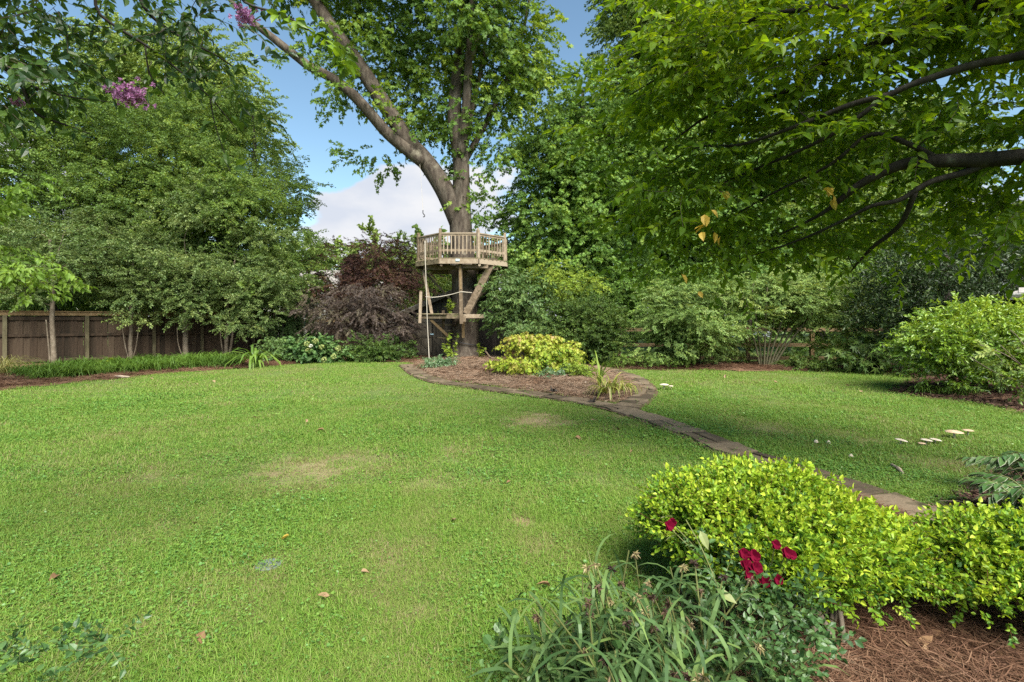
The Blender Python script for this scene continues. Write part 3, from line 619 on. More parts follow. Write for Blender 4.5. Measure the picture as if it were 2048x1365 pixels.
board(shed, 'latch', (-3.26, Y0 - .085, 0.93), (0.13, 0.02, 0.05), M['bracket'])

# ------------------------------------------------------------------ houses glimpsed at the edges
def simple_house(label, c, size, eave, ridge, wallm, base_name='house'):
    r = thing('house', label, 'house', c); c = Vector(c); w, dp = size
    for (cx, cy, sx, sy) in ((0, -dp / 2, w, .1), (0, dp / 2, w, .1), (-w / 2, 0, .1, dp - .1), (w / 2, 0, .1, dp - .1)):
        board(r, 'wall', (c.x + cx, c.y + cy, eave / 2), (sx, sy, eave), wallm)
    mb = MB(); o = .45
    mb.add([(c.x - w / 2 - o, c.y - dp / 2 - o, eave), (c.x + w / 2 + o, c.y - dp / 2 - o, eave), (c.x + w / 2 + o, c.y + dp / 2 + o, eave), (c.x - w / 2 - o, c.y + dp / 2 + o, eave), (c.x - w / 2 + dp * .3, c.y, ridge), (c.x + w / 2 - dp * .3, c.y, ridge)],
           [(0, 1, 5, 4), (1, 2, 5), (2, 3, 4, 5), (3, 0, 4), (0, 3, 2, 1)]); mb.build('roof', M['shingle'], r)
    for i in range(3):
        wx = c.x - w * .3 + i * w * .3
        f = board(r, 'window', (wx, c.y - dp / 2 - .06, eave * .55), (1.1, .06, 1.4), M['white_paint'])
        for j in (-1, 1):
            for kk in (-1, 1): board(f, 'pane', (wx + j * .25, c.y - dp / 2 - .095, eave * .55 + kk * .32), (.44, .02, .56), M['glass'])
    return r, c
simple_house('pale neighbouring house mostly hidden behind the dark red maples', (-15.5, 42, 0), (12, 8), 3.0, 5.6, M['siding'])
# the low building whose eave enters at the right edge
hr = thing('garden_building', 'low grey roofed building corner with pale gutter and downspout above the rounded bush', 'building', (11.62, 12.0, 0)); hr.rotation_euler.z = R(-45)
ex, ey, ez = 11.62, 12.0, 2.02
board(hr, 'wall', (14.6, 12.52, .98), (5.0, .10, 1.96), M['siding']); board(hr, 'wall', (12.15, 14.2, .98), (.10, 3.2, 1.96), M['siding'])
board(hr, 'soffit', (14.3, 12.26, 2.0), (5.3, .50, .03), M['white_paint'])
mb = MB()
mb.add([(ex, ey, 2.13), (17, ey, 2.13), (17, 16.4, 2.13), (ex, 16.4, 2.13), (13.9, 14.2, 3.1), (14.8, 14.2, 3.1), (ex, ey, 2.07), (17, ey, 2.07), (17, 16.4, 2.07), (ex, 16.4, 2.07)], [(0, 1, 5, 4), (1, 2, 5), (2, 3, 4, 5), (3, 0, 4), (6, 9, 8, 7), (0, 6, 7, 1), (3, 9, 6, 0)])
roof = mb.build('roof', M['shingle'], hr)
for k in range(8):
    t = (k + .5) / 8; z = 2.14 + .97 * t; yy = ey + 2.2 * t; mb = MB(); mb.bar((ex + 2.28 * t + .04, yy, z), (17 - 2.2 * t, yy, z), 0.31, 0.016, Vector((0, -.97, 2.2)).normalized()); mb.build('shingle_row', M['shingle'], roof)
mb = MB(); pr = [(0, 0), (-.035, .014), (-.075, .06), (-.09, .08), (-.09, .095), (0, .095)]
vs = [(ex - .04, ey - .004 + y, 2.02 + z) for y, z in pr] + [(17, ey - .004 + y, 2.02 + z) for y, z in pr]
mb.add(vs, [(i, (i + 1) % 6, 6 + (i + 1) % 6, 6 + i) for i in range(6)] + [tuple(range(6))[::-1], tuple(range(6, 12))]); mb.build('gutter', M['white_paint'], hr)
mb = MB(); mb.smooth = True; mb.tube(smooth_path([(12.02, 11.94, 2.02), (12.02, 11.96, 1.88), (12.1, 12.18, 1.72), (12.2, 12.40, 1.60), (12.2, 12.41, 1.3), (12.2, 12.41, .1)], 4), .045, 10); mb.build('downspout', M['white_paint'], hr)

# white car far beyond the rail fence
def car(label, c, rz):
    r = thing('parked_car', label, 'car', c); c = Vector(c)
    prof = [(-2.1, .35), (-2.15, .75), (-1.95, .92), (-1.35, 1.0), (-.75, 1.42), (.65, 1.45), (1.35, 1.0), (2.0, .9), (2.15, .7), (2.12, .35)]
    mb = MB(); n = len(prof); w = .86
    mb.add([(c.x + x, c.y - w * (.86 if z > 1.1 else 1), z) for x, z in prof] + [(c.x + x, c.y + w * (.86 if z > 1.1 else 1), z) for x, z in prof], [tuple(range(n)), tuple(range(2 * n - 1, n - 1, -1))] + [(i, n + i, n + (i + 1) % n, (i + 1) % n) for i in range(n)]); mb.build('body', M['car_white'], r)
    mb = MB(); mb.add([(c.x - 1.15, c.y - .84, 1.03), (c.x + 1.15, c.y - .84, 1.03), (c.x + .6, c.y - .765, 1.38), (c.x - .7, c.y - .765, 1.38)], [(0, 1, 2, 3)]); mb.build('window', M['glass'], r)
    for x in (-1.3, 1.35):
        for y in (-.78, .78):
            mb = MB(); mb.tube([(c.x + x, c.y + y - .1, .32), (c.x + x, c.y + y + .1, .32)], .32, 14); mb.build('wheel', M['tyre'], r)
    board(r, 'tail_light', (c.x - 2.1, c.y - .7, .8), (.12, .3, .16), M['red_lamp'])
car('white car parked far off, glimpsed through the shrubs beyond the rail fence', (15.6, 36, 0), 0)
# ------------------------------------------------------------------ foliage prototypes (copied by the scatters)
TW, TG, TR = M['twig'], M['twig_green'], M['twig_red']
p_syc = sprays('syc', 4, 11, 0.5, 0.20, 0.20, M['l_sycamore'], TW, shape='palm', droop=0.55, bushy=0.4)
p_elm = sprays('elm', 4, 34, 0.62, 0.10, 0.058, M['l_elm'], TW, shape='simple', droop=0.3, bushy=0.6)
p_holly = sprays('holly', 4, 32, 0.42, 0.078, 0.044, M['l_holly'], TW, shape='simple', droop=0.1, bushy=0.55)
p_back = sprays('back', 3, 30, 0.8, 0.17, 0.11, M['l_back'], TW, shape='simple', droop=0.5, bushy=0.4)
p_maple = sprays('maple', 4, 22, 0.62, 0.15, 0.17, M['l_maple'], TW, shape='palm', droop=0.55, bushy=0.3)
p_mag = sprays('mag', 4, 18, 0.42, 0.12, 0.05, M['l_magnolia'], TW, shape='simple', droop=0.1, bushy=0.55)
p_over = sprays('over', 5, 11, 0.40, 0.104, 0.052, M['l_overhang'], TW, shape='oval', droop=0.32, bushy=0.2, twig=0.003, curl=0.25)
p_dog = sprays('dog', 3, 9, 0.3, 0.13, 0.075, M['l_dogwood'], TW, shape='oval', droop=0.8, bushy=0.2, curl=0.4)
p_burg = sprays('burg', 3, 20, 0.45, 0.10, 0.11, M['l_burgundy'], TW, shape='star', droop=0.5, bushy=0.35)
p_purp = sprays('purp', 3, 28, 0.42, 0.09, 0.10, M['l_purple'], TW, shape='star', droop=0.9, bushy=0.25)
p_arb = sprays('arb', 3, 34, 0.32, 0.07, 0.016, M['l_arbor'], TW, shape='simple', droop=-0.1, bushy=0.6)
p_redcon = sprays('redcon', 2, 34, 0.4, 0.09, 0.022, M['l_burgundy'], TW, shape='simple', droop=-0.1, bushy=0.6)
p_crape = sprays('crape', 4, 10, 0.26, 0.062, 0.032, M['l_crape'], TW, shape='oval', droop=0.4, bushy=0.3, twig=0.0025, pair=True)

p_shr0 = sprays('thicket', 3, 26, 0.5, 0.10, 0.055, M['l_maple'], TW, shape='simple', droop=0.35, bushy=0.4)
# ------------------------------------------------------------------ the sycamore and its platform
TD = 19.6
syc = thing('sycamore_tree', 'huge forked sycamore with rough brown trunk carrying the round wooden platform', 'tree', (-1.78, TD, 0))
def px_path(pts, d=TD): return [P(x, y, q[0] if q else d) for x, y, *q in pts]
_, sk = trunk_part(syc, px_path([(932, 732), (932, 719), (932, 708), (931, 690), (931, 640), (929, 560), (924, 490), (921, 440), (922, 400), (921, 316), (909, 240), (914, 150), (924, 60), (930, -80), (935, -220)]),
                   [1.1, .92, .66, .53, .51, .47, .42, .42, .35, .31, .26, .20, .15, .10, .05], M['bark_sycamore'], 20, 5, 0.16)
def limb(pts, rad, name='limb', m='bark_sycamore', n=12):
    global sk
    _, s2 = trunk_part(syc, px_path(pts), rad, M[m], n, 4, 0.16, name); sk = sk + s2
limb([(920, 450), (893, 388), (867, 344), (840, 309), (814, 281), (761, 197), (708, 116), (663, 53), (628, 0), (560, -110), (480, -240)], [.38, .36, .35, .33, .31, .29, .26, .235, .21, .15, .06])
limb([(848, 326, 19.5), (812, 298, 19.3), (775, 267, 19.1), (726, 211, 18.9), (677, 165, 18.8), (620, 134, 18.7), (596, 116, 18.7), (543, 74, 18.6), (500, 40, 18.5), (430, -30, 18.3)], [.25, .235, .215, .20, .18, .165, .15, .135, .11, .05])
limb([(921, 318, 19.5), (932, 220, 19.2), (938, 110, 19.0), (944, 10, 18.9), (955, -120, 18.8)], [.22, .17, .14, .11, .05])
limb([(928, 300, 19.8), (950, 190, 20.1), (960, 150, 20.2), (968, 100, 20.3), (974, 55, 20.4)], [.14, .10, .09, .075, .06], 'dead_limb', 'bark_pale', 8)
limb([(942, 120, 19.0), (960, 60, 19.0), (1000, 0, 19.3), (1050, -90, 19.5)], [.10, .09, .07, .03], m='bark_pale', n=8)
limb([(925, 330, 19.8), (980, 230, 20.4), (1030, 120, 20.8), (1055, 20, 21), (1070, -80, 21)], [.15, .11, .08, .06, .03], n=8)
syc_b = [blob(*b) for b in ((690, 30, 20.6, 110, 60, 1.6), (800, 70, 20.8, 115, 100, 1.8), (875, 170, 20.6, 95, 115, 1.7), (960, 60, 19.4, 95, 120, 2.4), (1045, 90, 20.5, 62, 120, 2), (1010, 190, 20, 75, 70, 1.6),
        (850, 255, 20.4, 85, 55, 1.2), (905, 290, 19.9, 40, 60, .8), (765, 318, 20, 75, 28, .9), (800, 345, 19.6, 32, 24, .5), (735, 262, 20.2, 36, 18, .7), (660, 150, 20.2, 45, 40, 1.0), (590, 55, 18.6, 60, 55, 1.3), (625, 115, 18.3, 45, 30, .6), (690, 100, 18.7, 36, 46, .5), (735, 200, 18.6, 30, 26, .4), (660, 190, 18.4, 34, 24, .5), (720, 60, 18.8, 60, 40, .7), (705, 205, 20.3, 34, 36, .8),
        (985, 300, 19.5, 40, 70, 1.2), (968, 400, 19.6, 26, 70, .9), (930, 365, 19.0, 16, 45, .4), (1060, 170, 20.5, 50, 50, 1.5), (1075, 230, 20.5, 25, 45, 1), (780, 160, 20.8, 60, 60, 1.4), (915, 190, 19.0, 30, 80, .5), (925, 60, 18.9, 40, 60, .6),
        (700, -120, 20.5, 230, 120, 3.0), (930, -130, 19.5, 210, 130, 3.6), (820, -300, 19.5, 260, 120, 3.6), (540, -90, 19.6, 110, 70, 2))]
fill_crown(syc, syc_b, p_syc, 3, spacing=0.66, per=5, sig=0.30, flat=0.75, gap=0.24, gfreq=0.7, shell=0.5, tint=(0.36, 0.25), scl=(0.65, 1.1), droop=0.35, skel=sk, nbranch=210, bark=M['bark_dark'], k=0.012, rmin=0.010,
           tfun=lambda p: np.where(vnoise(p, 0.45, 9.0) > 0.22, 0.22, 0.0))
# leafy shoots at the foot of the trunk
def sprout(label, spots, seed):
    r = thing('trunk_sprout', label, 'plant', tuple(spots[0][0]))
    rs = random.Random(seed); mb = MB(); st = MB()
    for base, tip in spots:
        pts = smooth_path([base, base.lerp(tip, .5) + Vector((rs.gauss(0, .05), -.06, 0)), tip], 3); st.tube(pts, .008, 4, cap=False)
        for q in pts[1:]:
            for _ in range(3):
                d = Vector((rs.gauss(0, 1), -abs(rs.gauss(0, .7)), rs.gauss(-.1, .5))); add_leaf(mb, q, frame(d, rs.gauss(0, .4)), rs.uniform(.12, .2), rs.uniform(.12, .2), 'palm', .12, .2)
    o = mb.build('leaves', M['l_hazel'], r); o['kind'] = 'stuff'; o['tint'] = .8
    s = st.build('stem', M['twig_green'], r); s['kind'] = 'stuff'
sprout('yellow green leafy shoots climbing the left foot of the sycamore trunk', [(P(900, 716, 18.75), P(898, 668, 18.7)), (P(906, 716, 18.7), P(915, 668, 18.75)), (P(896, 716, 18.7), P(890, 690, 18.6)), (P(905, 716, 18.7), P(899, 700, 18.5))], 4)
sprout('small leafy shoots at the right foot of the sycamore trunk', [(P(962, 717, 18.8), P(957, 690, 18.9)), (P(965, 717, 18.7), P(968, 697, 18.6))], 9)
sprout('leafy green sprig growing from the trunk above the lower platform', [(P(902, 625, 19.0), P(897, 608, 18.8)), (P(904, 618, 19.0), P(900, 600, 18.9))], 12)

TC = Vector((-1.86, TD, 0)); DZ = 3.69; AP = 1.69
th = thing('tree_platform', 'octagonal wooden platform with baluster railing, ladder and lower landing built around the sycamore', 'treehouse', (TC.x, TC.y, 0))
wp, wm = M['wood_pale'], M['wood_moss']
def part(name, mb, m, label=None, parent=None):
    o = mb.build(name, m, parent or th)
    if label: o['label'] = label
    return o
RO = AP / math.cos(math.pi / 8)
def ov(i, f=1.0): a = math.pi / 8 + i * math.pi / 4; return Vector((TC.x + RO * f * math.cos(a), TC.y + RO * f * math.sin(a), 0))
# deck boards run left to right, cut to the octagon and round the trunk
y = -AP + 0.07
while y < AP:
    t = AP * math.tan(math.pi / 8); hw = AP if abs(y) <= t else AP - (abs(y) - t)
    spans = [(-hw, hw)] if abs(y) > .52 else [(-hw, -.56), (.50, hw)]
    for a, b in spans: part('deck_board', MB().box((TC.x + (a + b) / 2, TC.y + y, DZ - .018), (b - a, .132, .036)), wm)
    y += .14
for i in range(8):
    a, b = ov(i), ov(i + 1); e = (b - a).normalized(); nr = Vector((e.y, -e.x, 0))
    part('fascia_board', MB().bar(a - nr * .0 + e * .016 + Vector((0, 0, DZ - .125)), b - e * .016 + Vector((0, 0, DZ - .125)), .032, .165), wp if i in (5, 6) else wm)
for i in range(7): 
    x = -1.35 + i * .45; hw = min(1.6, AP + .66 - abs(x) if abs(x) > .7 else 1.6)
    if abs(x) < .5:
        for s in (-1, 1): part('joist', MB().box((TC.x + x, TC.y + s * (hw + .55) / 2, DZ - .115), (.04, hw - .55, .15)), wm)
    else: part('joist', MB().box((TC.x + x, TC.y, DZ - .115), (.04, 2 * hw, .15)), wm)
for yy in (-.95, .75): part('beam', MB().box((TC.x, TC.y + yy, DZ - .275), (2.7, .075, .165)), wm)
part('ledger_board', MB().box((TC.x + .44, TC.y - 1.42, DZ - .28), (1.15, .04, .125)), wp)
for x in (-.62, .72): part('beam_end', MB().tube([(TC.x + x, TC.y - 1.66, DZ - .255), (TC.x + x, TC.y - 1.3, DZ - .255)], .045, 8), wp)
# railing
RZ0, RZ1 = DZ + .27, DZ + .87
f = 0.945
for i in range(8):
    a, b = ov(i, f), ov(i + 1, f); e = (b - a).normalized()
    p = a; nm = MB(); nm.box((p.x, p.y, DZ + .50), (.095, .095, .98), Matrix.Rotation(math.atan2(e.y, e.x) , 3, 'Z')); nm.box((p.x, p.y, DZ + 1.015), (.075, .075, .05)); part('newel_post', nm, wp)
    gate = (i == 7)
    if gate: pass
    up = Vector((0, 0, 1))
    part('top_rail', MB().bar(a + up * RZ1 + e * .05, b + up * RZ1 - e * .05, .085, .04), wp)
    part('top_rail_batten', MB().bar(a + up * (RZ1 - .055) + e * .05, b + up * (RZ1 - .055) - e * .05, .035, .065), wp)
    part('bottom_rail', MB().bar(a + up * RZ0 + e * .05, b + up * RZ0 - e * .05, .035, .085), wp)
    n = 9
    for k in range(n):
        q = a.lerp(b, (k + .9) / (n + .8)); part('baluster', MB().box((q.x, q.y, (RZ0 - .12 + RZ1 - .09) / 2), (.036, .036, RZ1 - RZ0 + .04), Matrix.Rotation(math.atan2(e.y, e.x), 3, 'Z')), wp)
# posts, braces and the landing
def Q(px, py, d): return P(px, py, d)
part('support_post', MB().bar(Q(923.2, 648, 18.16), Q(920.5, 524, 18.16), .12, .11, (0, 1, 0)), wp)
part('support_post', MB().bar(Q(921.5, 579, 18.10), Q(920.0, 530, 18.10), .07, .03, (0, 1, 0)), M['fence_cap'])
part('corner_post', MB().bar(Q(840, 646.5, 18.22), Q(842, 584.5, 18.22), .095, .095, (0, 1, 0)), wp)
part('post_cap', MB().box(Q(842, 583.5, 18.22), (.075, .075, .05)), wp)
part('slanted_pole', MB().bar(Q(864, 629, 18.5), Q(847, 540, 18.9), .10, .075, (0, 1, 0)), wp)
part('landing_brace', MB().bar(Q(862, 640, 18.40), Q(901, 677, 19.05), .085, .085, (0, 1, 0)), M['fence_cap'])
part('deck_brace', MB().bar(Q(1006, 549, 19.2), Q(956, 596, 19.3), .085, .05, (0, 1, 0)), wm)
part('deck_brace', MB().bar(Q(850, 545, 19.6), Q(902, 600, 19.5), .085, .05, (0, 1, 0)), wm)
lz = 1.71
part('landing_rim', MB().box(((-3.37 - 1.73) / 2, 18.33, lz - .075), (1.64, .04, .145)), wm)
part('landing_rim', MB().box(((-3.37 - 1.95) / 2, 19.25, lz - .075), (1.42, .04, .145)), wm)
for i in range(12):
    x = -3.32 + i * .134; part('landing_board', MB().box((x, 18.75 if x < -2.3 else 18.63, lz + .018), (.128, 1.06 if x < -2.3 else .66, .034)), wm)
part('landing_arm', MB().box((-1.37, 18.34, lz - .062), (.78, .045, .14)), wp)
part('landing_arm', MB().box((-1.52, 18.30, lz - .062), (.36, .03, .145)), wp)
part('landing_joist', MB().box((-3.30, 18.79, lz - .075), (.04, .88, .14)), wm)
part('foot_block', MB().box((-1.70, 18.16, lz - .16), (.13, .06, .20)), wp)
part('trunk_post', MB().bar(Q(926.5, 676, 18.95), Q(926.5, 640, 18.85), .10, .06, (0, 1, 0)), M['fence_cap'])
# ladder from the landing up to the deck
l0, l1 = Vector((-1.66, 18.42, 1.74)), Vector((-.72, 18.42, 3.56)); ld = (l1 - l0).normalized()
for yy in (0, .58): part('ladder_stringer', MB().bar(l0 + Vector((0, yy, 0)), l1 + Vector((0, yy, 0)), .04, .235, (-ld.z, 0, ld.x)), wp)
for k in range(7):
    c = l0.lerp(l1, (k + .7) / 7.2) + Vector((-.045, .29, .02)); part('ladder_tread', MB().box(c, (.23, .54, .035)), wp)
part('landing_step_post', MB().box((-2.60, 19.4, 1.33), (.10, .08, 1.1)), wp)
for z, w in ((1.33, .55), (1.12, .5), (.86, .5)): part('landing_step', MB().box((-2.52, 19.1, z), (w, .24, .035)), wm)
part('tag_plate', MB().box((-1.90, 17.875, DZ - .085), (.13, .012, .075)), M['bracket'])
# ropes
def rope(name, label, pts, r=.012, m='rope', sub=5, cat='rope'):
    mb = MB(); mb.smooth = True; mb.tube(smooth_path(pts, sub), r, 6); o = mb.build(name, M[m]); return tag(o, label, cat)
rope('hanging_rope', 'long pale rope hanging from the platform railing down to the small round bush', [P(850, 482, 18.45), P(850.5, 520, 18.15), P(852, 560, 18.1), P(854.5, 640, 18.05), P(857, 690, 18.0), P(858.5, 722, 17.8)], .013)
rope('hand_rope', 'thin sagging rope strung between the landing posts and the ladder', [P(851, 594, 18.4), P(870, 595, 18.35), P(900, 590, 18.25), P(921, 584.5, 18.1), P(933, 585, 18.2), P(944, 586, 18.38)], .014)
rope('steel_cable', 'dark cable looped round the foot of the sycamore trunk', [Vector((-1.76 + .60 * math.cos(a), TD + .60 * math.sin(a), .72 + .16 * math.cos(a - 2.6))) for a in [2 * math.pi * i / 14 for i in range(15)]], .02, 'steel')
hk = thing('hanging_hook', 'tiny metal hook dangling on a thin cord from the leaning sycamore limb', 'hook', tuple(P(846, 433, 19.3)))
mb = MB(); mb.tube(smooth_path([P(838, 306, 19.3), P(842, 360, 19.3), P(846, 421, 19.3)], 3), .006, 4); mb.build('cord', M['rope'], hk)
mb = MB(); c = P(846, 427, 19.3); mb.tube(smooth_path([c + Vector((0, 0, .12)), c, c + Vector((.05, 0, -.06)), c + Vector((.06, 0, -.12)), c + Vector((0, 0, -.14))], 3), .018, 6); mb.build('hook', M['steel'], hk)
mb = MB(); mb.bar(P(970.5, 702, 18.3), P(981, 715, 18.2), .035, .03); tag(mb.build('garden_stake', M['wood_pale']), 'pale wooden stake leaning beside the right foot of the big trunk', 'stake')
mb = MB(); mb.box(P(986, 717.5, 18.0), (.2, .16, .1), Matrix.Rotation(.3, 3, 'Z')); tag(mb.build('edging_block', M['stone']), 'small grey stone block lying on straw beside the leaning stake', 'stone')

# ------------------------------------------------------------------ trees on the left
def tree(name, label, trunk, rad, blobs, protos, seed, bark='bark_dark', group=None, n=10, nb=60, cat='tree', sub=4, more=(), **kw):
    tp = [P(*t) for t in trunk]; r = thing(name, label, cat, (tp[0].x, tp[0].y, 0), group)
    _, sk = trunk_part(r, tp, rad, M[bark], n, sub, 0.12)
    for pts, rr in more: sk = sk + trunk_part(r, [P(*t) for t in pts], rr, M[bark], 8, sub, 0.1, 'stem')[1]
    fill_crown(r, [blob(*b) for b in blobs], protos, seed, skel=sk, nbranch=nb, bark=M[bark], **kw); return r
tree('tall_tree', 'tall pale green tree rising highest behind the left row of trees', [(400, 705, 33), (400, 560, 33), (395, 300, 33), (390, 60, 32)], [.42, .36, .24, .06],
     [(290, 115, 32, 95, 45, 3.5), (225, 160, 32, 70, 50, 3.5), (420, 130, 32, 80, 50, 3), (460, 195, 31, 60, 50, 3), (340, 185, 32, 110, 60, 4), (505, 235, 31, 34, 36, 1.6), (400, 260, 32, 130, 70, 4)], p_back, 21, spacing=.95, per=9, sig=.5, gap=.2, tint=(.55, .2), k=.012, rmin=.02, nb=70, group='trees behind the left fence')
tree('layered_tree', 'wide dark small leaved tree standing farthest left behind the plank fence', [(105, 712, 22.5), (108, 600, 22.5), (95, 480, 22.3), (80, 330, 22), (60, 200, 21.5)], [.26, .22, .18, .12, .05],
     [(60, 250, 20.5, 120, 80, 2.6), (20, 400, 20.5, 120, 120, 2.6), (170, 330, 20.5, 120, 110, 2.8), (120, 500, 20.5, 120, 70, 2.4), (200, 230, 21, 80, 60, 2.4), (-120, 350, 20.5, 110, 140, 2.6), (40, 560, 20.5, 110, 40, 2)], p_elm, 22, spacing=.66, per=9, sig=.34, flat=.45, gap=.40, gfreq=.9, tint=(.42, .25), nb=90, k=.012, group='trees behind the left fence')
tree('layered_tree', 'broad small leaved tree with forked dark trunk behind the middle of the plank fence', [(318, 705, 23.5), (318, 590, 23.5), (312, 470, 23.2), (318, 330, 22.8), (330, 220, 22.5)], [.25, .22, .17, .12, .05],
     [(330, 310, 21.5, 130, 100, 3), (290, 430, 21, 140, 90, 3), (380, 225, 22, 100, 60, 2.6), (270, 540, 20.8, 120, 60, 2.2), (230, 370, 21, 80, 90, 2.4), (400, 400, 21.4, 80, 100, 2.4)], p_elm, 23, spacing=.66, per=9, sig=.34, flat=.45, gap=.40, gfreq=.9, tint=(.45, .25), nb=90, k=.012, group='trees behind the left fence', more=[([(330, 600, 23.5), (345, 540, 23.3), (350, 470, 23)], [.14, .12, .07]), ([(300, 590, 23.5), (275, 520, 23.2), (255, 440, 22.5)], [.13, .1, .06])])
tree('layered_tree', 'small leaved tree ending the left row, its sloping edge against the sky', [(515, 700, 24), (512, 590, 24), (508, 470, 23.6), (510, 330, 23), (505, 230, 23)], [.22, .2, .16, .1, .04],
     [(490, 300, 22.5, 66, 80, 2.6), (520, 400, 22, 84, 80, 2.6), (545, 490, 21.8, 78, 75, 2.4), (470, 430, 21.5, 100, 100, 2.6), (590, 505, 22.2, 40, 50, 1.4), (500, 550, 21.2, 110, 55, 2.2), (500, 225, 23.5, 44, 36, 1.6), (590, 410, 22.6, 22, 30, 1)], p_elm, 24, spacing=.66, per=9, sig=.34, flat=.45, gap=.38, gfreq=.9, tint=(.46, .25), nb=90, k=.012, group='trees behind the left fence')
# slim trees before the fence
tree('slim_tree', 'slim pale spotted trunk with green crown, nearest the left end of the fence', [(108, 730, 16.9), (107, 690, 16.9), (104, 640, 16.9), (106, 580, 16.9), (100, 480, 16.9)], [.10, .08, .07, .06, .04],
     [(95, 560, 17, 65, 50, 1.2), (130, 500, 17.2, 90, 50, 1.4), (60, 480, 17, 70, 60, 1.3)], p_holly, 31, 'bark_pale', spacing=.48, per=8, sig=.26, flat=.45, gap=.26, tint=(.4, .25), nb=36, more=[([(100, 728, 16.8), (97, 690, 16.8), (92, 640, 16.7)], [.03, .025, .015]), ([(106, 570, 16.9), (116, 540, 16.8), (118, 500, 16.7)], [.045, .04, .03])], group='slim trees before the fence')
tree('slim_tree', 'slim spotted trunk between first and second fence posts, crown of small glossy leaves', [(262, 722, 18.4), (261, 690, 18.4), (263, 650, 18.4), (262, 600, 18.4), (265, 520, 18.4)], [.085, .07, .06, .055, .03],
     [(268, 588, 18.2, 72, 36, 1.3), (240, 545, 18.4, 80, 40, 1.3), (300, 560, 18.5, 70, 50, 1.3), (270, 490, 18.8, 80, 35, 1.5), (200, 440, 19, 60, 30, 1.2), (215, 560, 18.6, 40, 26, .8), (285, 642, 18, 30, 12, .5)], p_holly, 32, 'bark_pale', spacing=.47, per=9, sig=.26, flat=.35, gap=.34, gfreq=1.1, tint=(.45, .25), nb=44, more=[([(258, 722, 18.3), (250, 690, 18.2), (244, 650, 18.1)], [.022, .02, .012]), ([(265, 720, 18.3), (273, 690, 18.2), (277, 655, 18.1)], [.022, .02, .012])], group='slim trees before the fence')
tree('slim_tree', 'straight slim trunk before the fence panel, low spreading crown of glossy leaves', [(372, 720, 19.1), (371, 680, 19.1), (372, 640, 19.1), (370, 580, 19.1), (372, 510, 19)], [.11, .095, .085, .07, .04],
     [(370, 600, 18.9, 80, 38, 1.4), (400, 550, 19, 75, 45, 1.4), (345, 628, 18.7, 48, 16, .8), (410, 632, 18.6, 45, 14, .7), (350, 530, 19.2, 70, 34, 1.4), (390, 440, 19.4, 60, 40, 1.2), (420, 380, 19.6, 50, 26, 1)], p_holly, 33, 'bark_pale', spacing=.47, per=9, sig=.26, flat=.35, gap=.34, gfreq=1.1, tint=(.5, .25), nb=44, more=[([(367, 718, 19), (357, 690, 18.9), (354, 655, 18.8)], [.025, .02, .012])], group='slim trees before the fence')
tree('slim_tree', 'several thin stems in one clump before the fence, crown drooping beside the conical evergreen', [(452, 716, 19.9), (453, 680, 19.9), (455, 640, 19.9), (456, 580, 19.9), (470, 520, 19.8)], [.08, .075, .07, .06, .03],
     [(465, 600, 19.6, 75, 40, 1.4), (520, 590, 19.8, 60, 50, 1.3), (500, 540, 20, 80, 40, 1.4), (540, 630, 19.6, 45, 28, .8), (470, 645, 19.2, 55, 22, .8), (560, 560, 20, 45, 45, 1), (520, 470, 20.2, 55, 34, 1.2)], p_holly, 34, 'bark_pale', spacing=.47, per=9, sig=.26, flat=.35, gap=.34, gfreq=1.1, tint=(.5, .25), nb=44, more=[([(448, 716, 19.8), (443, 690, 19.7), (440, 655, 19.6)], [.03, .025, .02]), ([(458, 716, 19.8), (464, 680, 19.7), (468, 640, 19.6)], [.05, .045, .03])], group='slim trees before the fence')
tree('dogwood_tree', 'bright green large leaved branches reaching in at the left edge above the fence', [(-130, 760, 11), (-128, 660, 11), (-120, 560, 11), (-110, 450, 11)], [.09, .08, .065, .04],
     [(25, 548, 10.6, 75, 20, .6), (75, 530, 10.5, 60, 11, .5), (40, 580, 10.5, 60, 14, .5), (25, 362, 10.5, 45, 20, .5), (-60, 520, 10.8, 60, 50, .8), (-80, 400, 10.8, 70, 50, .8)], p_dog, 35, spacing=.36, per=5, sig=.2, flat=.3, gap=.1, tint=(.55, .25), droop=.1, nb=26)
# conical evergreens
def cone_tree(name, label, px, py, d, h, r, protos, seed, tint, cat='conifer'):
    b = G(px, py) if d is None else P(px, py, d); b.z = 0; rt = thing(name, label, cat, tuple(b)); rs = np.random.RandomState(seed)
    mb = MB(); mb.smooth = True; mb.tube([b, b + Vector((0, 0, h * .5)), b + Vector((0, 0, h * .92))], [.07, .05, .015], 8); mb.build('trunk', M['bark_dark'], rt)
    n = int(900 * r * h / 2.0); t = rs.uniform(0, 1, n) ** 1.35; a = rs.uniform(0, 2 * np.pi, n)
    rad = r * (1 - t) ** .75 * (.55 + .45 * rs.uniform(0, 1, n)) * (1 + .22 * np.sin(a * 5 + t * 9)); pos = np.stack([b.x + rad * np.cos(a), b.y + rad * np.sin(a), .1 + t * (h - .25)], 1)
    dirs = np.stack([np.cos(a), np.sin(a), rs.uniform(.3, 1.2, n)], 1)
    scatter('crown', rt, protos, pos, dir_rot(dirs, rs.normal(size=n)), rs.uniform(.6, 1.1, n), tint + .15 * vnoise(pos, 2.0, seed) + rs.normal(size=n) * .06, rs)
cone_tree('arborvitae', 'dense dark green conical evergreen in the fence corner', 603, 706, 21.6, 2.55, .95, p_arb, 41, .5)
cone_tree('arborvitae', 'lower dark green conical evergreen tucked before the taller conical one', 566, 706, 21.0, 1.9, .8, p_arb, 42, .55)
cone_tree('red_conifer', 'pointed reddish brown conifer rising behind the red maples', 709, 690, 26.5, 4.8, 1.5, p_redcon, 43, .45)
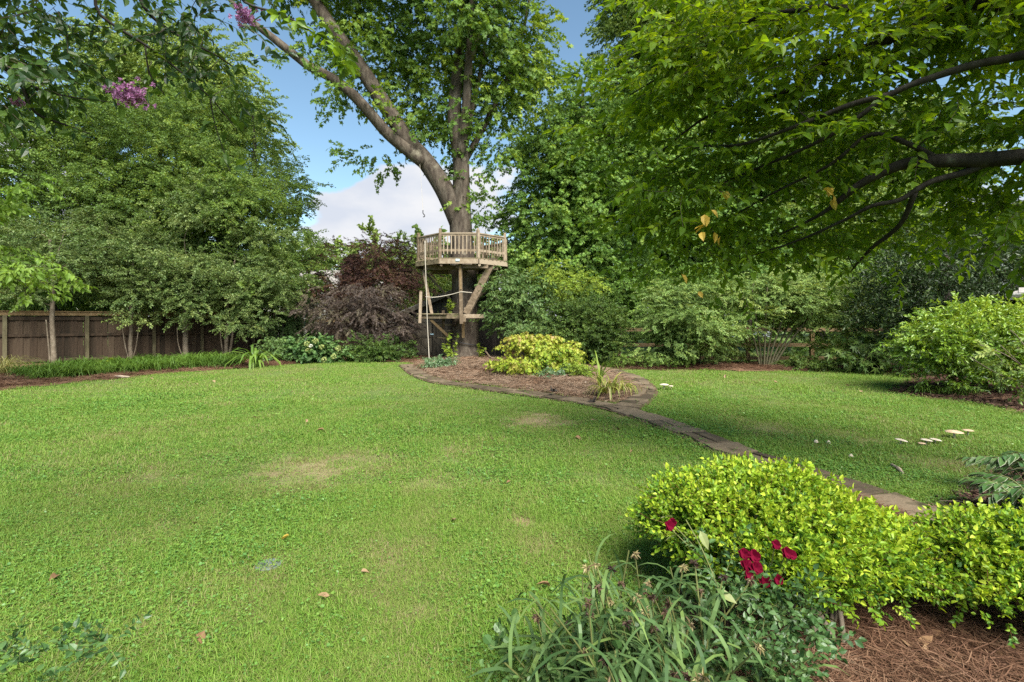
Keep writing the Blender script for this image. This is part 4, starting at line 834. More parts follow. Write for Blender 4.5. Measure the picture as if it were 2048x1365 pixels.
tree('red_maple', 'tall burgundy leaved maple left of the platform tree, thin top against the sky', [(752, 706, 23.4), (750, 660, 23.4), (745, 600, 23.4), (750, 530, 23.4), (765, 480, 23.4)], [.13, .11, .09, .06, .02],
     [(755, 520, 23.2, 75, 45, 1.6), (700, 520, 23.4, 48, 34, 1.2), (790, 560, 23, 60, 55, 1.4), (800, 500, 23.4, 45, 34, 1.0), (655, 560, 23.4, 50, 45, 1.4), (735, 575, 23, 80, 40, 1.5), (690, 490, 23.6, 24, 18, .5), (640, 600, 23.2, 40, 30, 1), (825, 545, 23.2, 40, 50, 1), (820, 470, 23.6, 14, 26, .5)], p_burg, 44, spacing=.5, per=6, sig=.32, flat=.45, gap=.36, gfreq=1.3, tint=(.5, .28), nb=100, k=.01, rmin=.007)
tree('purple_maple', 'low weeping purple leaved maple spreading before the shed and the fence', [(742, 716, 20.3), (745, 690, 20.3), (735, 655, 20.3), (745, 610, 20.3)], [.12, .10, .08, .04],
     [(690, 625, 20.2, 70, 30, 1.3), (765, 625, 20, 55, 34, 1.2), (735, 592, 20.4, 75, 26, 1.3), (800, 652, 19.9, 38, 16, .7), (680, 652, 20, 45, 14, .8), (755, 660, 19.7, 55, 22, .9), (815, 672, 19.6, 22, 10, .4), (640, 605, 20.6, 40, 24, .8)], p_purp, 45, spacing=.42, per=8, sig=.24, flat=.25, gap=.3, gfreq=2.0, tint=(.55, .3), droop=.25, nb=70, k=.012)
tree('background_tree', 'light green round tree far behind the red maple', [(800, 690, 36), (800, 600, 36), (800, 500, 36)], [.25, .2, .06], [(800, 490, 35, 34, 40, 1.6), (800, 540, 35, 42, 40, 2), (830, 560, 35, 40, 40, 2), (770, 570, 35, 60, 40, 2)], p_back, 46, spacing=.9, per=6, sig=.4, gap=.18, tint=(.6, .2), nb=20, rmin=.015)
tree('background_tree', 'yellow green tree crown seen under the platform behind the shed roof', [(868, 690, 30), (868, 620, 30), (868, 570, 30)], [.2, .15, .05], [(868, 575, 29.5, 48, 34, 1.4), (890, 560, 29.5, 42, 30, 1.4), (850, 610, 29.5, 50, 24, 1.4)], p_back, 47, spacing=.8, per=6, sig=.36, gap=.1, tint=(.8, .15), nb=14, rmin=.012)

# ------------------------------------------------------------------ trees on the right
tree('maple_tree', 'large bright green maple right behind the platform, limbs showing through its crown', [(1195, 690, 25), (1196, 560, 25), (1190, 440, 24.8), (1170, 320, 24.4), (1165, 180, 24)], [.30, .27, .22, .15, .06],
     [(1150, 330, 23.2, 95, 110, 2.8), (1095, 430, 22.6, 80, 80, 2.4), (1185, 215, 24, 62, 70, 2.4), (1235, 410, 23, 100, 110, 2.8), (1075, 300, 24.2, 36, 70, 1.6), (1060, 500, 22.4, 60, 45, 1.8), (1160, 510, 22.4, 90, 60, 2.4), (1270, 290, 24, 90, 110, 2.8), (1140, 250, 24, 50, 40, 1.6)], p_maple, 51, 'bark_dark', spacing=.72, per=9, sig=.38, flat=.45, gap=.22, gfreq=.7, tint=(.45, .28), nb=130, k=.014, rmin=.012,
     more=[([(1196, 520, 25), (1230, 420, 24.6), (1260, 320, 24.2)], [.16, .12, .06]), ([(1192, 480, 25), (1140, 420, 24.4), (1090, 370, 24)], [.13, .1, .05])])
tree('tall_tree', 'very tall tree whose leafy top meets the sky right of the sycamore', [(1310, 690, 34), (1310, 500, 34), (1300, 250, 33.5), (1290, -20, 33)], [.5, .42, .3, .1],
     [(1275, 60, 32.5, 62, 70, 3.5), (1330, 140, 32, 110, 130, 4), (1255, 20, 33, 45, 40, 2.5), (1310, -70, 32.5, 120, 110, 4), (1245, 150, 32.5, 36, 50, 2), (1420, 60, 32, 120, 140, 4), (1330, 300, 32, 120, 120, 4)], p_back, 52, spacing=1.0, per=9, sig=.5, gap=.22, tint=(.5, .22), nb=80, rmin=.02, k=.012, group='trees behind the right shrubs')
tree('background_tree', 'dark green tree filling the gap behind the middle back shrubs', [(1440, 690, 27), (1440, 560, 27), (1440, 420, 27)], [.26, .2, .07],
     [(1420, 470, 26, 130, 90, 2.8), (1350, 560, 25, 90, 50, 2.2), (1330, 430, 26, 90, 100, 2.6), (1520, 540, 25, 120, 60, 2.4), (1500, 400, 26.5, 130, 110, 3)], p_maple, 53, spacing=.75, per=10, sig=.42, flat=.5, gap=.15, tint=(.35, .22), nb=60, rmin=.012, group='trees behind the right shrubs')
tree('background_tree', 'dull green tree behind the vase shaped shrub at the right', [(1640, 690, 27), (1640, 560, 27), (1640, 420, 27)], [.26, .2, .07],
     [(1620, 480, 26, 120, 90, 2.8), (1600, 560, 24.5, 110, 45, 2.2), (1700, 420, 26, 120, 120, 2.8), (1600, 330, 27, 160, 110, 3), (1780, 330, 27, 160, 140, 3), (1680, 570, 24, 90, 40, 1.8)], p_back, 54, spacing=.8, per=10, sig=.45, gap=.2, tint=(.45, .22), nb=50, rmin=.015, group='trees behind the right shrubs')
tree('magnolia_tree', 'dense blackish green broadleaf evergreen at the right behind the rounded bush', [(1890, 745, 14.8), (1890, 660, 14.8), (1890, 560, 14.8), (1895, 470, 14.8)], [.20, .17, .13, .05],
     [(1890, 560, 14, 120, 95, 1.8), (1985, 490, 15.8, 110, 95, 1.6), (1810, 640, 14.4, 80, 85, 1.4), (1930, 660, 14.4, 90, 80, 1.3), (2130, 560, 16.5, 120, 140, 1.6), (1790, 560, 14.6, 50, 60, 1.2), (1760, 700, 14.6, 40, 35, .8), (1850, 715, 14, 90, 30, 1)], p_mag, 55, spacing=.55, per=7, sig=.28, flat=.7, gap=.1, shell=.33, tint=(.4, .22), nb=50)

# ------------------------------------------------------------------ far-off wood closing the view behind the gardens
rs = np.random.RandomState(91); n = 2600
ang = rs.uniform(-1.05, 1.05, n); dd = rs.uniform(48, 62, n); h = 9 + 4 * np.array([mnoise.noise(Vector((a * 7, 0, 2))) for a in ang])
z = h * rs.uniform(0, 1, n) ** .8
wpos = np.c_[dd * np.sin(ang), dd * np.cos(ang), z]
p_wood = sprays('wood', 3, 60, 2.2, .42, .28, M['l_back'], TW, shape='simple', droop=.4, bushy=.5, twig=.03)
o = scatter('far_wood', None, p_wood, wpos, dir_rot(rs.normal(size=(n, 3)) * np.array((1, 1, .5)), rs.normal(size=n) * .5), rs.uniform(.8, 1.4, n), .5 + .25 * vnoise(wpos, .12, 3), rs)
tag(o, 'far-off green wood seen in gaps behind the garden trees', 'wood')
tree('background_tree', 'bushy undergrowth tree right behind the left end of the plank fence', [(60, 700, 26), (60, 600, 26), (60, 540, 26)], [.1, .08, .03], [(40, 590, 25.5, 120, 50, 2), (180, 600, 25.5, 110, 45, 2), (-90, 590, 25, 120, 60, 2)], p_back, 48, spacing=.8, per=8, sig=.4, gap=.12, tint=(.5, .25), nb=20, rmin=.01, group='undergrowth behind the left fence')
tree('background_tree', 'bushy undergrowth tree behind the plank fence, farther along near the conical evergreens', [(360, 700, 28), (360, 620, 28), (360, 560, 28)], [.1, .08, .03], [(330, 600, 27, 110, 45, 2), (460, 590, 27.5, 110, 55, 2), (560, 580, 28, 80, 60, 2)], p_back, 49, spacing=.8, per=8, sig=.4, gap=.12, tint=(.45, .25), nb=20, rmin=.01, group='undergrowth behind the left fence')
tree('background_tree', 'dark thicket closing the gap behind the rail fence opening', [(1270, 690, 22), (1270, 640, 22), (1275, 580, 22)], [.12, .09, .03], [(1260, 600, 22, 80, 70, 1.8), (1330, 600, 22, 80, 60, 1.6), (1230, 560, 22.5, 60, 60, 1.6)], p_shr0, 50, spacing=.6, per=9, sig=.32, gap=.16, tint=(.45, .25), nb=40, rmin=.01, group='trees behind the right shrubs')
tree('background_tree', 'tangled green thicket behind the middle back shrubs', [(1500, 690, 21), (1500, 640, 21), (1500, 590, 21)], [.12, .09, .03], [(1440, 610, 21, 90, 45, 1.5), (1560, 620, 20.5, 100, 40, 1.4), (1690, 610, 20, 100, 50, 1.4), (1740, 560, 20, 60, 60, 1.4), (1450, 670, 20.5, 70, 26, 1.0), (1620, 680, 20, 90, 28, .9)], p_shr0, 56, spacing=.6, per=9, sig=.32, gap=.2, tint=(.5, .25), nb=40, rmin=.01, group='trees behind the right shrubs')

# ------------------------------------------------------------------ the near tree leaning over from the right
over = thing('overhanging_tree', 'near tree reaching in from the right edge with long dark limbs and drooping leaves', 'tree', (5.9, 3.9, 0))
osk = []
def olimb(pts, rad, name='limb', n=10, w=True):
    global osk
    pp = [p if isinstance(p, Vector) else P(*p) for p in pts]; _, s = trunk_part(over, pp, rad, M['bark_black'], n, 5, .14, name); osk = osk + s
olimb([Vector((5.95, 3.9, -.05)), Vector((5.9, 3.9, .8)), Vector((5.85, 3.95, 1.9)), Vector((5.8, 4.0, 2.9)), Vector((5.7, 4.1, 4.2)), Vector((5.5, 4.2, 5.6))], [.26, .21, .19, .17, .12, .05], 'trunk', 14)
olimb([Vector((5.83, 3.95, 2.2)), (2160, 308, 3.9), (2048, 313, 3.95), (1960, 320, 4.0), (1870, 322, 4.1), (1810, 328, 4.2), (1760, 348, 4.3), (1715, 372, 4.4), (1680, 400, 4.5), (1640, 430, 4.7), (1560, 470, 5.1)], [.12, .074, .063, .058, .053, .047, .039, .031, .024, .016, .007])
olimb([(1985, 322, 4.0), (1930, 345, 4.05), (1860, 365, 4.1), (1800, 400, 4.2), (1745, 412, 4.3), (1690, 440, 4.5), (1600, 480, 4.9), (1480, 520, 5.5)], [.032, .027, .022, .019, .016, .013, .010, .005], n=8)
olimb([(1830, 385, 4.15), (1800, 450, 4.4), (1740, 500, 4.8), (1700, 545, 5.3)], [.026, .022, .016, .007], n=6)
olimb([Vector((5.8, 4.0, 3.0)), (2150, 120, 3.6), (2000, 120, 3.7), (1880, 150, 3.8), (1780, 190, 3.95), (1680, 260, 4.2), (1580, 310, 4.5), (1440, 370, 5.4), (1330, 440, 5.6)], [.06, .034, .029, .026, .022, .018, .014, .010, .005])
olimb([Vector((5.75, 4.05, 3.6)), (2000, 10, 3.9), (1880, 30, 4.1), (1780, 80, 4.3), (1660, 120, 4.5), (1560, 190, 4.8), (1420, 230, 5.1), (1290, 330, 5.5)], [.08, .05, .04, .034, .026, .019, .013, .006])
olimb([(1780, 80, 4.3), (1700, 20, 4.2), (1600, 20, 4.3), (1480, 50, 4.6), (1360, 130, 5), (1260, 190, 5.3)], [.03, .026, .021, .016, .011, .005], n=8)
olimb([(1780, 190, 3.95), (1700, 210, 4.1), (1600, 250, 4.3), (1480, 290, 4.7), (1380, 300, 5.2), (1280, 380, 5.5)], [.026, .022, .018, .014, .010, .005], n=8)
olimb([(1880, 322, 4.1), (1820, 290, 4.15), (1740, 270, 4.3), (1660, 330, 4.5), (1540, 390, 4.9), (1420, 460, 5.5)], [.026, .022, .018, .014, .010, .005], n=8)
over_b = [blob(*b) for b in ((1700, 90, 4.5, 330, 130, 1.2), (1440, 110, 4.9, 160, 130, 1.1), (1335, 190, 5.2, 90, 90, .8), (1390, 330, 5.4, 110, 110, .8), (1590, 290, 5.1, 190, 110, 1.1), (1850, 210, 4.5, 210, 140, 1.2),
          (1400, 450, 5.5, 110, 70, .7), (1540, 475, 5.5, 120, 62, .7), (1690, 470, 5.5, 140, 55, .8), (1880, 430, 5.2, 170, 60, .9), (1330, 520, 5.6, 50, 28, .4), (1290, 400, 5.5, 45, 50, .5), (1275, 260, 5.4, 40, 50, .5), (1460, 535, 5.6, 40, 18, .3),
          (2100, 250, 4.0, 160, 250, 1.1), (1700, -150, 4.6, 420, 130, 1.6), (2100, -100, 3.8, 250, 200, 1.4), (1560, 380, 5.3, 180, 60, .8), (1300, -30, 5.3, 60, 60, .8))]
over_b = [(c, r * np.array((1, .72, 1))) for c, r in over_b]
fill_crown(over, over_b, p_over, 61, spacing=.285, per=4, sig=.17, flat=.45, gap=.31, gfreq=1.7, shell=.55, tint=(.5, .3), scl=(.75, 1.2), droop=.12, skel=osk, nbranch=800, bark=M['bark_black'], k=.006, rmin=.003, arch=.03, name='crown')
rs = np.random.RandomState(77)
def leaf_parts(root, mat, shape, pts, L, W, rs, droop=.3, tint=(.3, .9), name='leaf', fold=.15, curl=.2, up=None, sc=(.8, 1.25)):
    """separate leaf objects that share one mesh"""
    mb = MB(); add_leaf(mb, (0, 0, 0), Matrix.Identity(3), L, W, shape, fold, curl); me = mb.mesh(name, mat); b = base_of(root)
    for p in pts:
        o = link(name, me, root, Vector(p) - b); a = rs.uniform(0, 2 * math.pi); pt = -droop + rs.normal() * .35 if up is None else rs.uniform(*up)
        d = Vector((math.cos(a) * math.cos(pt), math.sin(a) * math.cos(pt), math.sin(pt))); o.rotation_euler = frame(d, rs.normal() * .4).to_euler(); s = rs.uniform(*sc); o.scale = (s, s, s); o['tint'] = float(rs.uniform(*tint))
pts = []
while len(pts) < 240:
    c, r = over_b[rs.choice([0, 1, 2, 3, 4, 11, 12])]; v = rs.normal(size=3); v /= np.linalg.norm(v); v[1] = -abs(v[1]); q = c + v * r * rs.uniform(.75, 1.0)
    if q[2] > 1.9: pts.append(q)
leaf_parts(over, M['l_overhang'], 'oval', pts, .135, .068, rs, .45, (.35, 1.0))
for cx, cy, d, n in ((1418, 425, 4.7, 3), (1415, 460, 4.7, 3), (1432, 468, 4.7, 2), (1454, 380, 4.7, 1), (1655, 378, 4.45, 3), (1660, 398, 4.45, 2), (1400, 588, 5.3, 1), (1367, 548, 5.3, 1)):
    leaf_parts(over, M['l_yellow'], 'oval', [np.array(P(cx + rs.uniform(-12, 12), cy + rs.uniform(-8, 8), d)) for _ in range(n)], .10, .062, rs, .9, (.2, .9), 'yellow_leaf')

# ------------------------------------------------------------------ the crape myrtle branches at the upper left
cm = thing('crape_myrtle', 'crape myrtle branches with pink flower clusters hanging in at the top left', 'tree', (-3.6, 2.2, 0)); csk = []
def climb(pts, rad, name='branch', n=6):
    global csk
    pp = [p if isinstance(p, Vector) else P(*p) for p in pts]; _, s = trunk_part(cm, pp, rad, M['bark_black'], n, 4, .08, name); csk = csk + s; return pp
climb([Vector((-3.6, 2.2, -.05)), Vector((-3.55, 2.2, 1.0)), Vector((-3.3, 2.3, 2.2)), Vector((-2.9, 2.4, 3.0)), Vector((-2.5, 2.5, 3.8))], [.07, .06, .05, .04, .02], 'trunk', 8)
cb = [climb([Vector((-2.9, 2.4, 3.0)), (150, -40, 2.55), (200, 30, 2.6), (290, 90, 2.7), (350, 135, 2.8), (420, 195, 2.9), (475, 262, 3.0)], [.03, .009, .0075, .0065, .0055, .004, .002]),
      climb([Vector((-3.3, 2.3, 2.2)), (-80, 60, 2.3), (0, 130, 2.4), (40, 165, 2.45), (70, 225, 2.5), (130, 250, 2.6), (180, 268, 2.65)], [.03, .014, .010, .008, .006, .005, .003]),
      climb([Vector((-2.5, 2.5, 3.6)), (240, -50, 2.7), (300, 30, 2.75), (370, 80, 2.85), (430, 110, 2.9), (490, 150, 3.0)], [.02, .011, .009, .007, .005, .003]),
      climb([Vector((-2.5, 2.5, 3.75)), (420, -60, 2.6), (490, 5, 2.5), (560, 28, 2.5), (620, 62, 2.5), (680, 108, 2.5), (688, 130, 2.5)], [.018, .008, .006, .005, .0035, .0025, .002]),
      climb([(40, 165, 2.45), (100, 185, 2.5), (150, 196, 2.55), (225, 205, 2.65)], [.006, .005, .004, .002]), climb([(290, 90, 2.7), (300, 150, 2.75), (330, 190, 2.8)], [.005, .004, .002]), climb([(420, 195, 2.9), (430, 250, 2.95), (450, 310, 3.0), (460, 345, 3.0)], [.004, .003, .0025, .002])]
cblobs = [blob(*b) for b in ((40, 50, 2.45, 110, 80, .4), (330, 40, 2.8, 150, 60, .4), (440, 140, 2.95, 60, 45, .25), (20, 150, 2.4, 70, 60, .3), (130, 20, 2.6, 100, 50, .35), (380, 110, 2.85, 80, 40, .25), (110, 235, 2.6, 70, 20, .2), (300, 90, 2.75, 40, 40, .2), (470, 60, 2.9, 50, 50, .25), (-60, 100, 2.3, 120, 140, .5), (200, -80, 2.6, 350, 90, .6))]
fill_crown(cm, cblobs, p_crape, 71, spacing=.17, per=3, sig=.07, flat=.7, gap=.5, gfreq=3.0, shell=.6, tint=(.32, .2), droop=.25, scl=(.7, 1.1), skel=csk, nbranch=150, k=.005, rmin=.0016, arch=.02)
rs = np.random.RandomState(78); pts = []
for pp in cb:
    q = smooth_path(pp[-5:], 6)
    for x in q: pts += [np.array(x) + rs.normal(size=3) * .025 for _ in range(1)]
leaf_parts(cm, M['l_crape'], 'oval', pts, .066, .034, rs, .4, (.2, .75))
bl = smooth_path([P(550, 25, 2.48), P(620, 62, 2.48), P(680, 108, 2.48), P(690, 132, 2.48)], 6)
leaf_parts(cm, M['l_crape'], 'oval', [np.array(x) + rs.normal(size=3) * .008 for x in bl for _ in (0, 1)], .07, .036, rs, .6, (.9, 1.0))
def panicle(cx, cy, d, rx, ry, n, nm):
    fl = MB(); c = P(cx, cy, d); r0 = random.Random(n)
    for i in range(n):
        u = r0.gauss(0, .45), r0.gauss(0, .4), r0.gauss(0, .45); p = c + Vector((u[0] * rx / FPX * d, u[1] * rx / FPX * d, u[2] * ry / FPX * d))
        for k in range(5):
            a = k * 1.257 + r0.random(); dd = Vector((math.cos(a), r0.gauss(-.3, .6), math.sin(a))); add_leaf(fl, p, frame(dd, r0.gauss(0, .8)), .017, .014, 'simple', .3, .2)
    o = fl.build(nm, M['pink'], cm); o['kind'] = 'stuff'; o['tint'] = .5; o['label'] = 'pink flower cluster'
panicle(258, 193, 2.7, 36, 22, 130, 'flower_cluster'); panicle(492, 32, 2.9, 30, 22, 60, 'flower_cluster'); panicle(40, 205, 2.5, 18, 8, 12, 'flower_cluster')
# ------------------------------------------------------------------ shrubs
p_hyd = sprays('hyd', 3, 10, .26, .15, .10, M['l_hydrangea'], TG, shape='oval', droop=.35, bushy=.4, pair=True)
p_shr = sprays('shr', 3, 24, .32, .08, .044, M['l_shrub'], TG, shape='simple', droop=.3, bushy=.45)
p_vib = sprays('vib', 3, 14, .36, .12, .065, M['l_viburnum'], TG, shape='simple', droop=.45, bushy=.4, pair=True)
p_haz = sprays('haz', 3, 12, .36, .11, .06, M['l_hazel'], TG, shape='simple', droop=.4, bushy=.35)
p_euo = sprays('euo', 4, 24, .36, .078, .04, M['l_euonymus'], TG, shape='simple', droop=.35, bushy=.25, pair=True)
p_gold = sprays('gold', 4, 9, .2, .095, .105, M['l_gold'], TR, shape='palm', droop=.9, bushy=.25)
p_blue = sprays('blue', 3, 12, .16, .06, .028, M['l_blue'], TG, shape='simple', droop=.2, bushy=.5)
p_cam = sprays('cam', 4, 13, .2, .075, .034, M['l_camellia'], TG, shape='oval', droop=.05, bushy=.5)
p_cov = sprays('cov', 3, 12, .16, .05, .034, M['l_cover'], TG, shape='simple', droop=.3, bushy=.5)
p_fats = sprays('fats', 3, 7, .3, .24, .25, M['l_shrub'], TG, shape='star', droop=.8, bushy=.3)
p_lime = sprays('lime', 2, 8, .2, .13, .13, M['l_lime'], TG, shape='palm', droop=.5, bushy=.2)
def tuft(name, n, h, w, mat, rad, seed, lean=(.1, .7), droop=(.3, 1.2), segs=4):
    r = random.Random(seed); mb = MB()
    for _ in range(n):
        a = r.uniform(0, 6.283); q = rad * math.sqrt(r.random()); b = r.uniform(0, 6.283)
        add_blade(mb, (q * math.cos(b), q * math.sin(b), 0), a, h * r.uniform(.6, 1.1), r.uniform(*lean), w * r.uniform(.7, 1.15), segs, r.uniform(*droop))
    return proto(name, mb, [mat])
def tufts(name, k, *a, **kw): return [tuft(name, *a, seed=i * 7 + len(name), **kw) for i in range(k)]
def shrub(name, label, stems, blobs, protos, seed, cat='shrub', bark='bark_stem', nb=30, srad=.03, group=None, name_stem='stem', **kw):
    """stems: list of pixel paths (px, py, depth)"""
    tp = [[P(*t) for t in s] for s in stems]; r = thing(name, label, cat, (tp[0][0].x, tp[0][0].y, 0), group); sk = []
    for s in tp: sk += trunk_part(r, s, list(np.linspace(srad, srad * .45, len(s))), M[bark], 7, 4, .08, name_stem)[1]
    fill_crown(r, [blob(*b) for b in blobs], protos, seed, skel=sk, nbranch=nb, bark=M[bark], name='foliage', **{**dict(spacing=.3, per=6, sig=.15, gap=.1, gfreq=1.6), **kw}); return r
shrub('viburnum_shrub', 'tall blue green shrub spilling against the right side of the big trunk', [[(1012, 716, 18.6), (1010, 660, 18.6), (1000, 600, 18.6)], [(1060, 716, 18.4), (1060, 650, 18.4), (1070, 600, 18.4)]],
      [(1015, 595, 18.9, 40, 38, .8), (1012, 645, 18.7, 36, 30, .7), (1060, 640, 17.8, 55, 42, 1), (1050, 590, 18.4, 55, 45, 1), (1105, 660, 17.6, 40, 30, .8), (1020, 560, 18.8, 40, 30, .9)], p_vib, 81, spacing=.4, per=6, sig=.2, tint=(.5, .25), nb=50)
shrub('hazel_shrub', 'yellow green shrub rising between the big trunk and the dark rounded bush', [[(1135, 715, 19.2), (1135, 640, 19.2), (1135, 580, 19)]],
      [(1130, 570, 18.8, 68, 38, 1.2), (1160, 600, 18.6, 45, 38, 1), (1090, 545, 19, 45, 25, 1)], p_haz, 82, spacing=.4, per=6, sig=.2, tint=(.6, .25), nb=30)
shrub('rounded_shrub', 'dense dark green rounded bush left of the rail fence', [[(1180, 718, 17.6), (1180, 680, 17.6), (1180, 640, 17.6)]],
      [(1185, 655, 17.2, 58, 50, 1.1), (1150, 685, 17, 50, 32, .9), (1200, 690, 17, 42, 30, .8), (1165, 620, 17.5, 45, 35, 1)], p_shr, 83, spacing=.3, per=6, sig=.16, shell=.3, tint=(.55, .22), nb=26)
shrub('euonymus_shrub', 'wide layered green shrub right of the rail fence opening', [[(1345, 728, 16.8), (1345, 690, 16.8), (1335, 640, 16.8)], [(1400, 728, 16.9), (1402, 690, 16.9), (1415, 640, 16.8)], [(1360, 730, 16.7), (1368, 690, 16.6), (1385, 650, 16.5)]],
      [(1375, 635, 16.3, 85, 38, 1.3), (1335, 665, 16.2, 50, 36, 1), (1430, 590, 16.8, 70, 28, 1.2), (1410, 665, 16.1, 60, 32, 1), (1350, 590, 16.8, 60, 30, 1.2), (1330, 700, 16.1, 50, 22, .7), (1420, 700, 16.1, 45, 22, .6), (1375, 695, 16.3, 60, 26, .8), (1450, 690, 16.6, 22, 26, .5)], p_euo, 84, spacing=.36, per=7, sig=.2, flat=.35, gap=.16, tint=(.5, .25), nb=70)
vs = [[(1527 + dx * .25, 738, 16.3 + dz * .2), (1527 + dx * .5, 705, 16.3 + dz * .5), (1527 + dx * .95, 660, 16.3 + dz), (1527 + dx * 1.5, 610, 16.3 + dz * 1.4), (1527 + dx * 1.9, 575, 16.3 + dz * 1.6)] for dx, dz in ((-12, .1), (4, -.15), (18, .1), (32, -.1), (48, .15), (62, 0), (75, -.2), (-25, .2))]
shrub('vase_shrub', 'vase shaped shrub with many bare slanting stems under flat leafy layers', vs,
      [(1600, 600, 16.4, 110, 30, 1.4), (1520, 590, 16.6, 80, 26, 1.2), (1660, 640, 16.2, 75, 24, 1), (1490, 640, 16.2, 50, 28, .8), (1590, 555, 16.8, 90, 22, 1.2), (1640, 575, 16.6, 80, 26, 1.2), (1700, 610, 16.4, 40, 26, .8), (1570, 648, 16.9, 50, 16, .6), (1660, 690, 17.4, 46, 22, .5), (1470, 690, 17.2, 26, 24, .5)], p_euo, 85, spacing=.38, per=7, sig=.2, flat=.3, gap=.22, tint=(.58, .25), nb=90, srad=.035, name_stem='stem')
shrub('low_shrub', 'low dark green spreading plant right of the vase shaped shrub', [[(1620, 742, 15.6), (1620, 730, 15.6), (1622, 722, 15.6)]], [(1620, 732, 15.4, 42, 12, .6), (1590, 728, 15.6, 25, 10, .4)], p_shr, 86, spacing=.22, per=6, sig=.1, tint=(.7, .2), nb=8, srad=.02)
shrub('fatsia_shrub', 'dark hanging broad leaved plant before the blackish evergreen', [[(1712, 745, 15.0), (1712, 715, 15), (1715, 690, 15)]], [(1705, 705, 14.6, 38, 32, .6), (1740, 700, 14.6, 30, 30, .6), (1690, 680, 14.8, 30, 20, .5)], p_fats, 87, spacing=.34, per=4, sig=.14, droop=.5, tint=(.5, .25), nb=16)
shrub('camellia_shrub', 'big rounded light green bush on dark mulch at the right edge', [[(1945, 795, 10.6), (1945, 765, 10.6), (1930, 710, 10.6)], [(1960, 795, 10.6), (1975, 760, 10.6), (2000, 700, 10.5)], [(1935, 795, 10.6), (1910, 760, 10.5), (1880, 720, 10.4)]],
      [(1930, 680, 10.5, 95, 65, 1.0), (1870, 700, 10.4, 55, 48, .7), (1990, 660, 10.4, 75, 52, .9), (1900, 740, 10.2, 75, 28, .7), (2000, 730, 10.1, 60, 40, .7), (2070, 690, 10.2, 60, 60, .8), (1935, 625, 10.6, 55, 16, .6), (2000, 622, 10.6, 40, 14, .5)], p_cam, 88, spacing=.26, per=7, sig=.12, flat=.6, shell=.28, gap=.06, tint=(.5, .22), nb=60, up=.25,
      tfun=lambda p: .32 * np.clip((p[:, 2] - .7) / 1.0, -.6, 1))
shrub('twiggy_shrub', 'sparse twiggy grey stemmed shrub overlapping the rounded bush at the right edge', [[(2085, 800, 9.2), (2070, 760, 9.2), (2020, 715, 9.2), (1960, 690, 9.1)], [(2085, 800, 9.2), (2060, 750, 9.2), (2000, 690, 9.2)], [(2090, 800, 9.2), (2080, 740, 9.2), (2040, 680, 9.2), (2020, 660, 9.2)], [(2088, 800, 9.2), (2050, 770, 9.1), (1990, 745, 9), (1940, 715, 9)]],
      [(2030, 700, 9.1, 55, 42, .5), (1990, 720, 9, 40, 30, .4), (2060, 760, 9, 40, 28, .5)], p_euo, 89, spacing=.3, per=3, sig=.14, gap=.3, tint=(.5, .3), nb=60, srad=.014, bark='bark_pale')
shrub('hydrangea_shrub', 'round leafy hydrangea bush with greenish flower heads left of the shed', [[(640, 722, 18.6), (640, 708, 18.6), (640, 695, 18.6)]], [(620, 700, 18.4, 42, 22, .8), (655, 706, 18.2, 40, 17, .7), (590, 708, 18.3, 25, 14, .5)], p_hyd, 90, spacing=.26, per=5, sig=.12, tint=(.5, .25), nb=14, srad=.02)
hyd = bpy.data.objects['hydrangea_shrub']
def ball(name, c, r, m, parent, n=60, seed=1, L=.05):
    mb = MB(); q = random.Random(seed)
    for i in range(n):
        v = Vector((q.gauss(0, 1), q.gauss(0, 1), q.gauss(0, 1))).normalized(); add_leaf(mb, c + v * r * .75, frame(v.orthogonal() + Vector((q.gauss(0, .6), q.gauss(0, .6), q.gauss(0, .6))), q.gauss(0, 1)), L, L, 'simple', .2, .1)
    o = mb.build(name, M[m], parent); o['kind'] = 'stuff'; o['tint'] = .5
for i, (x, y, m) in enumerate(((614, 688, 'hyd_flower'), (622, 693, 'hyd_white'), (643, 694, 'hyd_flower'), (617, 701, 'hyd_flower'), (631, 682, 'hyd_flower'), (667, 713, 'hyd_flower'), (648, 720, 'hyd_flower'), (676, 697, 'hyd_flower'))): ball('flower_head', P(x, y, 17.55), .10 if i != 1 else .06, m, hyd, seed=i)
shrub('aucuba_shrub', 'leafy blue green bush between the strap leaved plant and the hydrangea', [[(562, 722, 18.9), (562, 705, 18.9), (560, 690, 18.9)]], [(555, 698, 18.6, 34, 18, .7), (575, 690, 18.8, 28, 14, .6), (545, 712, 18.3, 32, 10, .5)], p_vib, 91, spacing=.3, per=5, sig=.14, tint=(.55, .25), nb=14, srad=.02)
shrub('shade_shrub', 'dark glossy bush in the shade under the purple maple', [[(740, 720, 19), (740, 705, 19), (740, 690, 19)]], [(735, 698, 18.7, 34, 20, .6), (765, 705, 18.7, 34, 15, .6), (790, 700, 18.9, 26, 18, .5), (745, 712, 18.4, 38, 8, .4)], p_shr, 92, spacing=.26, per=6, sig=.14, tint=(.5, .25), nb=16, srad=.02)
shrub('bush_mound', 'small blue green mound of leaves on the straw at the foot of the hanging rope', [[(872, 738, 15.9), (872, 730, 15.9), (872, 722, 15.9)]], [(868, 729, 15.7, 24, 11, .4), (888, 722, 15.9, 18, 8, .3)], p_blue, 93, spacing=.14, per=6, sig=.07, tint=(.5, .25), nb=8, srad=.012)
